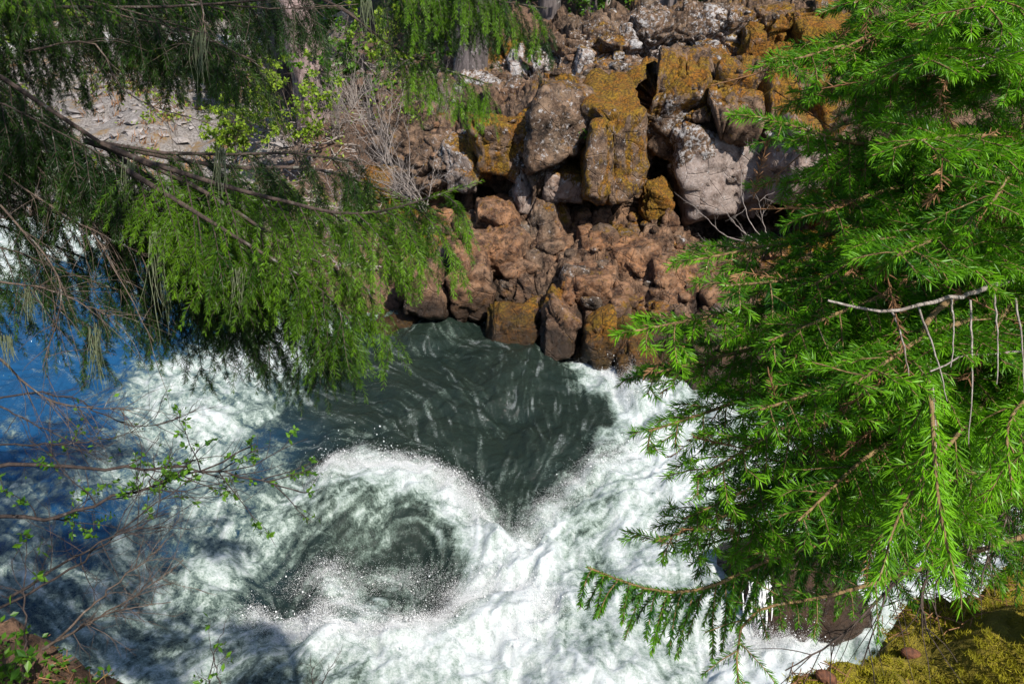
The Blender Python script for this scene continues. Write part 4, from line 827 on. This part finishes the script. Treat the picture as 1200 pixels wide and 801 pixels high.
shrub('sapling', 'thin dark sapling with a few leaves at the bottom edge', 'sapling', at_d(262, 840, 2.5), [pathd((262, 840, 2.5), (255, 790, 2.5), (246, 750, 2.5)), pathd((240, 830, 2.5), (250, 770, 2.5), (262, 735, 2.5))], rgS, r=.0028, nleaf=30, leaf=.022, twn=5, tl=.06)
shrub('sapling', 'small leafless sapling at the bottom edge below the swirl', 'sapling', at_d(372, 850, 2.5), [pathd((372, 850, 2.5), (366, 800, 2.5), (364, 765, 2.5)), pathd((368, 820, 2.5), (385, 785, 2.5), (395, 772, 2.5))], rgS, r=.002, nleaf=0, twn=7, tl=.05)
shrub('sapling', 'upright dark stem with leaf tufts standing in the dirt at far left', 'sapling', at_d(30, 780, 2.7), [pathd((30, 780, 2.7), (29, 700, 2.7), (31, 640, 2.7))], rgS, r=.004, nleaf=70, leaf=.03, twn=8, tl=.1)
shrub('ground_plant', 'leafy green seedlings in the lower left corner', 'plant', at_d(20, 800, 2.6), [pathd((x, 812, 2.6), (x + 3, 785, 2.55), (x + 6, 765 + (x % 9), 2.55)) for x in (2, 14, 24)], rgS, r=.002, nleaf=60, leaf=.035, twn=8, tl=.05, tmin=.2)

# near-bank ground cover: low leaves on the left, moss and litter on the right
def near_points(n, x0, x1, y0, y1, rg):
    x = rg.uniform(x0, x1, n); y = rg.uniform(y0, y1, n); ix = np.clip(np.searchsorted(gx, x), 0, len(gx) - 1); iy = np.clip(np.searchsorted(gy, y), 0, len(gy) - 1)
    z = GZ[iy, ix]; k = z > 5.2; return np.stack([x, y, z], -1)[k]
rgG = np.random.default_rng(41)
C = near_points(9000, -2.6, -0.6, 1.5, 2.9, rgG); dn = fbm(C * 4, 3, 3); C = C[dn + 0.6 * (C[:, 1] < 2.2) > .25]; C[:, 2] += rgG.uniform(0, .03, len(C))
V, Q = leaf_quads(C, .022, rgG, 1.2); mb = MB(); mb.add(V, Q, rgG.uniform(0, .7, len(C)).repeat(4))
tag(link('ground_cover', mb.mesh('ground_cover', False), M_leaf), 'small green leaves carpeting the dirt at lower left', 'ground cover', kind='stuff')
def blades(C, h, w, rg, lean=.7):
    N = len(C); d = nrm(rg.normal(0, lean, (N, 3)) * np.array([1, 1, .3]) + np.array([0, 0, 1.0])); s = nrm(np.cross(d, rg.normal(size=(N, 3)))) * w; hh = (h * rg.uniform(.4, 1.2, N))[:, None]
    V = np.stack([C - s * .5, C + s * .5, C + d * hh * .6 + s * .3, C + d * hh], 1); return V.reshape(-1, 3), (np.arange(N) * 4)[:, None] + np.arange(4)[None]
C = near_points(230000, .35, 3.0, 1.2, 2.5, rgG); dn = fbm(C * np.array([5, 5, 1]), 4, 9); C = C[dn > -.25]
V, Q = blades(C, .014, .0026, rgG); mb = MB(); mb.add(V, Q, np.clip(.5 + .5 * fbm(C * 9, 2, 4) + rgG.normal(0, .15, len(C)), 0, 1).repeat(4))
tag(link('moss', mb.mesh('moss', False), M_moss), 'yellow-green moss on the near bank at lower right', 'moss', kind='stuff')
mb = MB()
for (x0, x1, y0, y1, n) in ((.35, 3.0, 1.2, 2.6, 7000), (-2.6, -.6, 1.5, 2.9, 4500)):
    C = near_points(n, x0, x1, y0, y1, rgG); C = C[fbm(C * 4, 3, 77) > -.1]; C[:, 2] += .012
    d = nrm(rgG.normal(size=(len(C), 3)) * np.array([1, 1, .25])); P = C[:, None] + d[:, None] * (np.linspace(-.5, .5, 3)[None, :, None] * rgG.uniform(.02, .07, len(C))[:, None, None])
    V, Q = tubes(P, np.full((len(C), 3), .0013), 3); mb.add(V, Q, rgG.uniform(0, 1, len(C)).repeat(9))
tag(link('litter', mb.mesh('litter', False), M_litter), 'dead needles and bits of twig on the near bank', 'litter', kind='stuff')
def cone(px, py, d, label, seed):
    c = at_d(px, py, d); V, T = ico(4); r = np.random.default_rng(seed)
    th = np.arctan2(V[:, 1], V[:, 0]); sc_ = .5 + .5 * np.cos(th * 8 + V[:, 2] * 14) * np.cos(V[:, 2] * 20)
    Vv = V * (1 + .16 * sc_[:, None]) * np.array([.014, .014, .026]); a = r.uniform(.9, 1.4); Vv = Vv @ np.array([[math.cos(a), 0, math.sin(a)], [0, 1, 0], [-math.sin(a), 0, math.cos(a)]])
    return tag(link('pine_cone', new_mesh('pine_cone', Vv, None, T, None), M_cone, None, c), label, 'cone')
def on_bank(px, py):
    for d in np.arange(1.6, 3.5, .01):
        p = at_d(px, py, d)
        if p[2] < GZ[np.clip(np.searchsorted(gy, p[1]), 0, len(gy) - 1), np.clip(np.searchsorted(gx, p[0]), 0, len(gx) - 1)] + .012: return d
    return 2.2
cone(1068, 766, on_bank(1068, 766), 'brown fir cone lying on the moss at lower right', 1)
cone(968, 793, on_bank(968, 793), 'half-hidden reddish cone at the bottom edge of the moss', 2)

# ------------------------------------------------------------------ far bank plants and trees
rgF = np.random.default_rng(51)
def far_crown(h, r, rg, n=2600, size=.32, low=.15):
    t = rg.uniform(low, 1, n) ** .9; z = t * h; rad = r * (1 - t) ** .75 * np.sqrt(rg.uniform(.15, 1, n)) + .1; a = rg.uniform(0, 2 * math.pi, n)
    k = np.floor(z / .55); rad = rad * (.65 + .7 * _h(k.astype(int), (a * 2.2).astype(int), k.astype(int) * 0, 5))
    C = np.stack([np.cos(a) * rad, np.sin(a) * rad, z - .25 * rad], -1); out = nrm(C * np.array([1, 1, 0])) + np.array([0, 0, -.35]) + rg.normal(0, .35, (n, 3)); d = nrm(out)
    w = nrm(np.cross(d, rg.normal(size=(n, 3)))); s = (size * rg.uniform(.6, 1.5, n))[:, None]
    V = np.stack([C, C + d * s * .5 + w * s * .22, C + d * s, C + d * s * .5 - w * s * .22], 1)
    return new_mesh('crown', V.reshape(-1, 3), (np.arange(n) * 4)[:, None] + np.arange(4)[None], None, {'tint': rg.uniform(0, 1, n).repeat(4)}, False)
crowns = [far_crown(22, 3.6, rgF, 5200, .5, .22), far_crown(17, 3.0, rgF, 4200, .45, .18), far_crown(9, 1.9, rgF, 3000, .34, .04)]
trunks = [trunk_mesh([np.array([0, 0, -.6]), np.array([0, 0, .6]), np.array([.1, 0, 8]), np.array([0, 0, 21])], [.55, .40, .3, .03], 3, 14, 40, .12),
          trunk_mesh([np.array([0, 0, -.6]), np.array([0, 0, .5]), np.array([-.1, .1, 6]), np.array([0, 0, 16])], [.34, .26, .2, .03], 4, 12, 34, .12),
          trunk_mesh([np.array([0, 0, -.4]), np.array([0, 0, .4]), np.array([0, 0, 8.6])], [.16, .12, .02], 6, 10, 20, .1)]
FT = [(640, 26.9, 1), (682, 27.1, 1), (757, 26.9, 0), (800, 36, 1), (882, 26.9, 1), (950, 33, 0), (1010, 30, 1), (1080, 34, 0), (1160, 31, 1), (720, 38, 0), (850, 42, 0), (590, 36, 1), (620, 44, 0), (520, 40, 0), (470, 34, 1), (430, 46, 0), (390, 52, 1), (300, 50, 0), (240, 54, 1), (180, 56, 0), (120, 52, 2), (60, 55, 1), (10, 52, 2), (-60, 54, 0), (-140, 52, 1), (90, 50, 2), (200, 50.5, 2), (270, 49.5, 2), (650, 33, 2), (905, 33, 2), (1250, 36, 0), (560, 31, 2)]
KN = ['tall fir with a grey trunk in the forest behind the cliff', 'slender fir in the forest behind the cliff', 'small bushy fir in the forest behind the cliff']
for k, (px, Y, kind) in enumerate(FT):
    X = (px - 600) / FPX * Y * 1.02
    o = tag(empty('fir_tree', (X, Y, float(ground_z(np.array(X), np.array(Y))) - .1)), ('across the road, ' if X < -6 else '') + KN[kind] if X >= -6 else ['tall fir', 'slender fir', 'small bushy fir'][kind] + ' standing beyond the pale road on the far bank', 'fir tree', 'forest trees on the far side')
    o.rotation_euler = (0, 0, rgF.uniform(0, 6)); s = rgF.uniform(.85, 1.15); o.scale = (s, s, s)
    link('trunk', trunks[kind], M_darkbark, o); link('crown', crowns[kind], M_far, o)
def big_trunk(label, pts, radii, mat, seed, crown_at=None):
    b = pts[0]; o = tag(empty('fir_tree', b), label, 'fir tree'); link('trunk', trunk_mesh([np.asarray(p) - b for p in pts], radii, seed, 26, 90, .16), mat, o)
    c = link('crown', crowns[1], M_far, o); c.location = np.asarray(pts[-1]) - b + np.array([0, 0, -9.0]); return o
p0 = at_Y(372, 150, 25.5); big_trunk('thick pinkish-grey leaning fir trunk on the far bank behind the hanging boughs', [p0, at_Y(366, 100, 25.6), at_Y(350, 20, 25.8), at_Y(335, -60, 26), at_Y(320, -400, 26.5), at_Y(315, -400, 26.5) + np.array([0, .3, 28.0])], [.52, .31, .24, .21, .19, .1], M_bigbark, 7)
p0 = at_Y(546, 122, 23.8); big_trunk('dark grey trunk at the left end of the cliff top', [p0, at_Y(549, 90, 23.9), at_Y(554, 30, 24), at_Y(556, -60, 24), at_Y(560, -450, 24), at_Y(560, -450, 24) + np.array([0, 0, 28.0])], [.42, .28, .24, .22, .2, .06], M_darkbark, 8)
p0 = at_Y(328, 125, 27); big_trunk('thin dark trunk just left of the thick pinkish one', [p0, at_Y(326, 80, 27), at_Y(316, 0, 27), at_Y(312, -60, 27), at_Y(310, -350, 27), at_Y(310, -350, 27) + np.array([0, 0, 28.0])], [.36, .26, .22, .2, .18, .06], M_darkbark, 12)
# white broken snag on the rim
p0 = at_Y(708, 24, 27.5); sn = MB(); sn.add(*tubes(resample([p0 * 0, at_Y(712, 8, 27.5) - p0, at_Y(718, -30, 27.6) - p0], 12)[None], np.linspace(.10, .05, 12)[None], 8)); sn.add(*tubes(resample([at_Y(711, 12, 27.5) - p0, at_Y(722, 2, 27.5) - p0], 6)[None], np.linspace(.03, .01, 6)[None], 5))
tag(link('dead_snag', sn.mesh('dead_snag'), M_dead, None, p0), 'bleached white dead snag standing on the cliff rim', 'snag')
# bleached, leafless shrubs on the far bank
def fan(px, py, Y, n, hpx, rg, spread=1.0, lean=0.0):
    b = at_Y(px, py, Y); H = hpx * np.linalg.norm(b - CAM) / FPX; out = []
    for _ in range(n):
        a = rg.normal(0, .38 * spread) + lean; e = b + np.array([math.sin(a) * H, rg.normal(0, .35) * H, math.cos(a) * H]) * rg.uniform(.6, 1.1)
        out.append([b + rg.normal(0, .06, 3), (b + e) / 2 + rg.normal(0, .1, 3), e])
    return b, out
def twig_bush(px, py, Y, n, h, label, seed, mat=M_dead, **k):
    rg = np.random.default_rng(seed); b, p = fan(px, py, Y, n, h, rg, k.pop('spread', 1.0), k.pop('lean', 0.0))
    kw = dict(r=.012, twn=9, tl=.5, nleaf=0, twigmat=mat, tmin=.2, sec=3); kw.update(k)
    return shrub('bare_shrub' if not kw['nleaf'] else 'leafy_shrub', label, 'shrub', b, p, rg, **kw)
twig_bush(478, 232, 19.6, 10, 80, 'tangle of bleached twigs leaning over the bank left of the cliff', 61, lean=-.35, spread=1.2)
twig_bush(455, 190, 21.0, 10, 90, 'bleached upright dead shrub behind the hanging sprays', 62, lean=-.1)
twig_bush(395, 160, 24.0, 16, 70, 'pale pinkish bare brush at the foot of the thick trunk', 63)
twig_bush(500, 245, 19.2, 10, 70, 'low sprawl of grey sticks at the edge of the rubble', 64, lean=-.8)
twig_bush(430, 150, 23.5, 8, 80, 'grey leafless bush between the two trunks', 65)
twig_bush(350, 190, 22.5, 14, 110, 'yellow-green budding bush in front of the thick trunk', 66, M_twig, nleaf=420, leaf=.10, leafmat=M_bush)
twig_bush(275, 190, 24.5, 12, 60, 'low yellow-green bush on the pale bank', 67, M_twig, nleaf=380, leaf=.11, leafmat=M_bush)
twig_bush(448, 95, 25, 10, 90, 'bright green leafy bush near the dark trunk at the cliff top', 68, M_twig, nleaf=260, leaf=.12, leafmat=M_bush)
twig_bush(305, 150, 26, 12, 80, 'loose yellow-green bush left of the thin dark trunk', 91, M_twig, nleaf=320, leaf=.12, leafmat=M_bush)
twig_bush(408, 120, 25, 12, 85, 'green leafing bush right of the thick trunk', 92, M_twig, nleaf=320, leaf=.12, leafmat=M_leaf)
twig_bush(250, 110, 33, 12, 60, 'green bush on the pale bank below the road', 93, M_twig, nleaf=320, leaf=.16, leafmat=M_leaf)
twig_bush(415, 120, 25, 14, 80, 'greyish leafless thicket below the dark trunk', 76)
twig_bush(520, 150, 22, 10, 60, 'small bleached bush under the hanging lit sprays', 77)
twig_bush(425, 205, 21, 10, 60, 'ruddy twigs beside the orange mossed rock', 78, M_twig)
twig_bush(468, 160, 22, 12, 70, 'sparse green-budding bush behind the bleached tangle', 79, M_twig, nleaf=70, leaf=.08, leafmat=M_bush)
twig_bush(380, 400, 17.5, 12, 120, 'yellow-green leafy bush at the water edge behind the hanging sprays', 69, M_twig, nleaf=110, leaf=.07, leafmat=M_bush)
twig_bush(400, 300, 19.5, 12, 110, 'pale bare bush on the bank behind the bright sprays', 70, M_dead)
twig_bush(190, 92, 40, 10, 34, 'small yellow-green bush below the road', 71, M_twig, nleaf=80, leaf=.2, leafmat=M_bush)
twig_bush(30, 72, 44, 14, 70, 'bright yellow-green bush by the road at far left', 72, M_twig, nleaf=150, leaf=.25, leafmat=M_bush)
twig_bush(760, 18, 27, 10, 30, 'green undergrowth bush on the rim behind the snag', 73, M_twig, nleaf=120, leaf=.14, leafmat=M_bush)
twig_bush(830, 14, 27.5, 10, 26, 'low green bush at the forest edge above the rim', 74, M_twig, nleaf=120, leaf=.14, leafmat=M_leaf)
twig_bush(690, 22, 27, 8, 22, 'little green bush on the rim beside the slender trunk', 75, M_twig, nleaf=120, leaf=.12, leafmat=M_leaf)
rg = np.random.default_rng(81)
b = at_Y(905, 292, 17.6)
shrub('bare_shrub', 'leafless pale shrub in front of the cave mouth', 'shrub', b, [[b, at_Y(880, 262, 17.5), at_Y(868, 215, 17.5), at_Y(878, 175, 17.5)], [b, at_Y(870, 270, 17.4), at_Y(845, 240, 17.4)], [b, at_Y(850, 275, 17.4), at_Y(812, 240, 17.5)], [b, at_Y(890, 240, 17.4), at_Y(908, 225, 17.4)], [b, at_Y(860, 288, 17.3), at_Y(815, 290, 17.3)]], rg, r=.012, twn=7, tl=.4, nleaf=0, twigmat=M_dead, sec=2)
rg = np.random.default_rng(84); n = 900; ux = rg.uniform(-7.5, -1.2, n); uy = rg.uniform(18.5, 30, n); L = rg.uniform(.2, .9, n); a = rg.uniform(0, 6.28, n)
d = np.stack([np.cos(a), np.sin(a), rg.normal(0, .25, n)], -1); P = np.stack([ux, uy, ground_z(ux, uy) + .06], -1)[:, None] + d[:, None] * (np.linspace(-.5, .5, 5)[None, :, None] * L[:, None, None]) + rg.normal(0, .02, (n, 5, 3))
mb = MB(); mb.add(*tubes(P, np.repeat(rg.uniform(.006, .02, n)[:, None], 5, 1), 4)); tag(link('brushwood', mb.mesh('brushwood'), M_dead), 'bleached fallen sticks on the slope left of the cliff', 'brushwood', kind='stuff')
n = 5000; ux = rg.uniform(-8, -.8, n); uy = rg.uniform(18.5, 31, n); k = fbm(np.stack([ux, uy, ux * 0], -1) * .9, 3, 45) > .12; ux, uy = ux[k], uy[k]
C = np.stack([ux, uy, ground_z(ux, uy) + np.abs(rg.normal(0, .12, len(ux)))], -1); V, Q = leaf_quads(C, .10, rg, .6); mb = MB(); mb.add(V, Q, rg.uniform(0, 1, len(C)).repeat(4))
tag(link('ground_cover', mb.mesh('ground_cover', False), M_bush), 'low yellow-green plants on the slope left of the cliff', 'ground cover', kind='stuff')
for k, (px, Y) in enumerate([(-30, 49), (40, 50), (100, 48.8), (160, 49.5), (215, 48.6), (265, 49.8), (310, 49), (395, 44), (430, 38)]):
    twig_bush(px, 40 + (20 if Y < 45 else 0), Y, 9, 60, 'bright green bush in the thicket lining the far side of the road' if Y > 45 else ['broad green bush behind the thick trunk', 'green bush between the trunks above the bank'][k - 7], 200 + k, M_twig, nleaf=130, leaf=.34, leafmat=M_leaf if k % 2 else M_bush, group='bushes beyond the far bank')
n = 2600; rg = np.random.default_rng(85); ux = rg.uniform(-26, -7, n); uy = rg.uniform(23, 44, n); k = fbm(np.stack([ux, uy, ux * 0], -1) * .6, 3, 46) > .05; ux, uy = ux[k], uy[k]
C = np.stack([ux, uy, ground_z(ux, uy)], -1); C = np.repeat(C, 5, 0) + rg.normal(0, .09, (len(C) * 5, 3)) * np.array([1, 1, .2]); V, Q = blades(C, .32, .03, rg, .6); mb = MB(); mb.add(V, Q, rg.uniform(0, 1, len(C)).repeat(4))
C2 = C[fbm(C * .5, 2, 47) > .1]; C2 = C2 + rg.normal(0, .12, C2.shape) * np.array([1, 1, .6]) + np.array([0, 0, .15]); V, Q = leaf_quads(C2, .15, rg, .5); mb2 = MB(); mb2.add(V, Q, rg.uniform(0, 1, len(C2)).repeat(4))
tag(link('weeds', mb2.mesh('weeds', False), M_bush), 'low yellow-green weeds on the pale far bank', 'weeds', kind='stuff')
tag(link('grass', mb.mesh('grass', False), M_litter), 'dry tufts of grass on the pale far bank', 'grass', kind='stuff')
rg = np.random.default_rng(83); n = 16000; ux = rg.uniform(-4, 15, n); uy = 26.3 + 9 * rg.uniform(0, 1, n) ** 1.8; k = fbm(np.stack([ux, uy, ux * 0], -1) * .7, 3, 44) > -.05; ux, uy = ux[k], uy[k]
C = np.stack([ux, uy, ground_z(ux, uy) + np.abs(rg.normal(0, .28, len(ux)))], -1); V, Q = leaf_quads(C, .16, rg, .3); mb = MB(); mb.add(V, Q, rg.uniform(0, 1, len(C)).repeat(4))
tag(link('undergrowth', mb.mesh('undergrowth', False), M_leaf), 'green undergrowth of the forest floor behind the cliff rim', 'undergrowth', kind='stuff')
# little ferny seedling on the column
b = at_Y(690, 172, 18.6); shrub('fern', 'tiny green fern growing on the mossy column', 'fern', b, [[b, b + np.array([dx, -.05, .22])] + [b + np.array([dx * 2.2, -.1, .3])] for dx in (-.12, -.05, .05, .12)], rg, r=.006, twn=8, tl=.1, nleaf=40, leaf=.07)

# ------------------------------------------------------------------ spray and the little cascade
rgW = np.random.default_rng(91)
def spray():
    C = []
    LN = [([(380, 575), (430, 562), (480, 560), (530, 575), (570, 605)], 5200, .26), ([(290, 705), (340, 718), (400, 732), (460, 735), (520, 712), (560, 680)], 5200, .28), ([(690, 445), (715, 458), (745, 490)], 2200, .22),
          ([(385, 640), (395, 665), (400, 690)], 1000, .18), ([(600, 640), (640, 600), (700, 560), (760, 530)], 2500, .2), ([(840, 745), (900, 740), (960, 730)], 2400, .28), ([(560, 660), (640, 690), (600, 740)], 1800, .2), ([(990, 640), (1020, 660)], 700, .2),
          ([(330, 650), (430, 640), (530, 660), (500, 700), (420, 690)], 1500, .2)]
    for pts, n, h in LN:
        P = resample([at_z(x, y, .25) for x, y in pts], 200); k = rgW.integers(0, 200, n)
        n = int(n * .55); k = rgW.integers(0, 200, n); cl = rgW.normal(0, .13, (n, 3)); q = P[k] + cl * np.array([1, 1, 0]); hz = np.abs(rgW.normal(0, h * .75 * (0.3 + 1.0 * _h(k // 6, k * 0, k * 0, 4)), n)) ** 1.25
        w_, _ = water_at(q[:, 0], q[:, 1]); q[:, 2] = w_ + .01 + hz; C.append(q)
    C = np.concatenate(C); N = len(C); s = np.minimum(rgW.gamma(0.9, .0024, N) + .0012, .013)[:, None, None]
    D = np.array([[1, 0, 0], [0, 1, 0], [0, 0, 1.2], [-1, 0, 0], [0, -1, 0], [0, 0, -1.2]]); V = C[:, None] + D[None] * s * (1 + .4 * rgW.normal(size=(N, 6, 1)))
    T = np.array([[0, 1, 2], [1, 3, 2], [3, 4, 2], [4, 0, 2], [1, 0, 5], [3, 1, 5], [4, 3, 5], [0, 4, 5]])
    FV = [V.reshape(-1, 3)]; FT_ = [((np.arange(N) * 6)[:, None, None] + T[None]).reshape(-1, 3)]; nv = N * 6
    for pts, n, h in LN:                                    # fine spindrift
        n *= 9; P = resample([at_z(x, y, .25) for x, y in pts], 200); k = rgW.integers(0, 200, n); q = P[k] + rgW.normal(0, .15, (n, 3)) * np.array([1, 1, 0])
        puff = .15 + 1.2 * np.clip(vn(np.stack([q[:, 0] * 3.5, q[:, 1] * 3.5, q[:, 0] * 0], -1), 5) + .25, 0, 1)
        w_, _ = water_at(q[:, 0], q[:, 1]); q[:, 2] = w_ + np.abs(rgW.normal(0, 1, n)) * h * .55 * puff
        D4 = np.array([[1, 1, 1], [1, -1, -1], [-1, 1, -1], [-1, -1, 1.0]]); sz = rgW.uniform(.0010, .0026, n)[:, None, None]
        FV.append((q[:, None] + D4[None] * sz).reshape(-1, 3)); FT_.append(((np.arange(n) * 4)[:, None, None] + np.array([[0, 1, 2], [0, 3, 1], [0, 2, 3], [1, 3, 2]])[None]).reshape(-1, 3) + nv); nv += n * 4
    return new_mesh('spray', np.concatenate(FV), None, np.concatenate(FT_))
tag(link('spray', spray(), M_foam), 'white droplets thrown up along the breaking waves', 'spray', kind='stuff')
# thin water threads over the wet boulder
mb = MB(); c0 = at_Y(888, 680, 9.35)
n = 46; st = np.stack([rgW.normal(0, .07, n), rgW.normal(0, .03, n) - .02, rgW.uniform(-.05, .12, n)], -1)
S = shoots(st, np.array([[0, -.5, -.5]]).repeat(n, 0) + rgW.normal(0, .08, (n, 3)), rgW.uniform(.35, .62, n), 8, 2.5, rgW, .05)
mb.add(*tubes(S, (np.array([.006, .011, .008, .012, .007, .011, .008, .004]))[None] * rgW.uniform(.5, 1.3, (n, 1)), 5))
tag(link('cascade', mb.mesh('cascade'), M_foam, None, c0), 'thin white cascade running off the wet boulder behind the fir', 'waterfall')
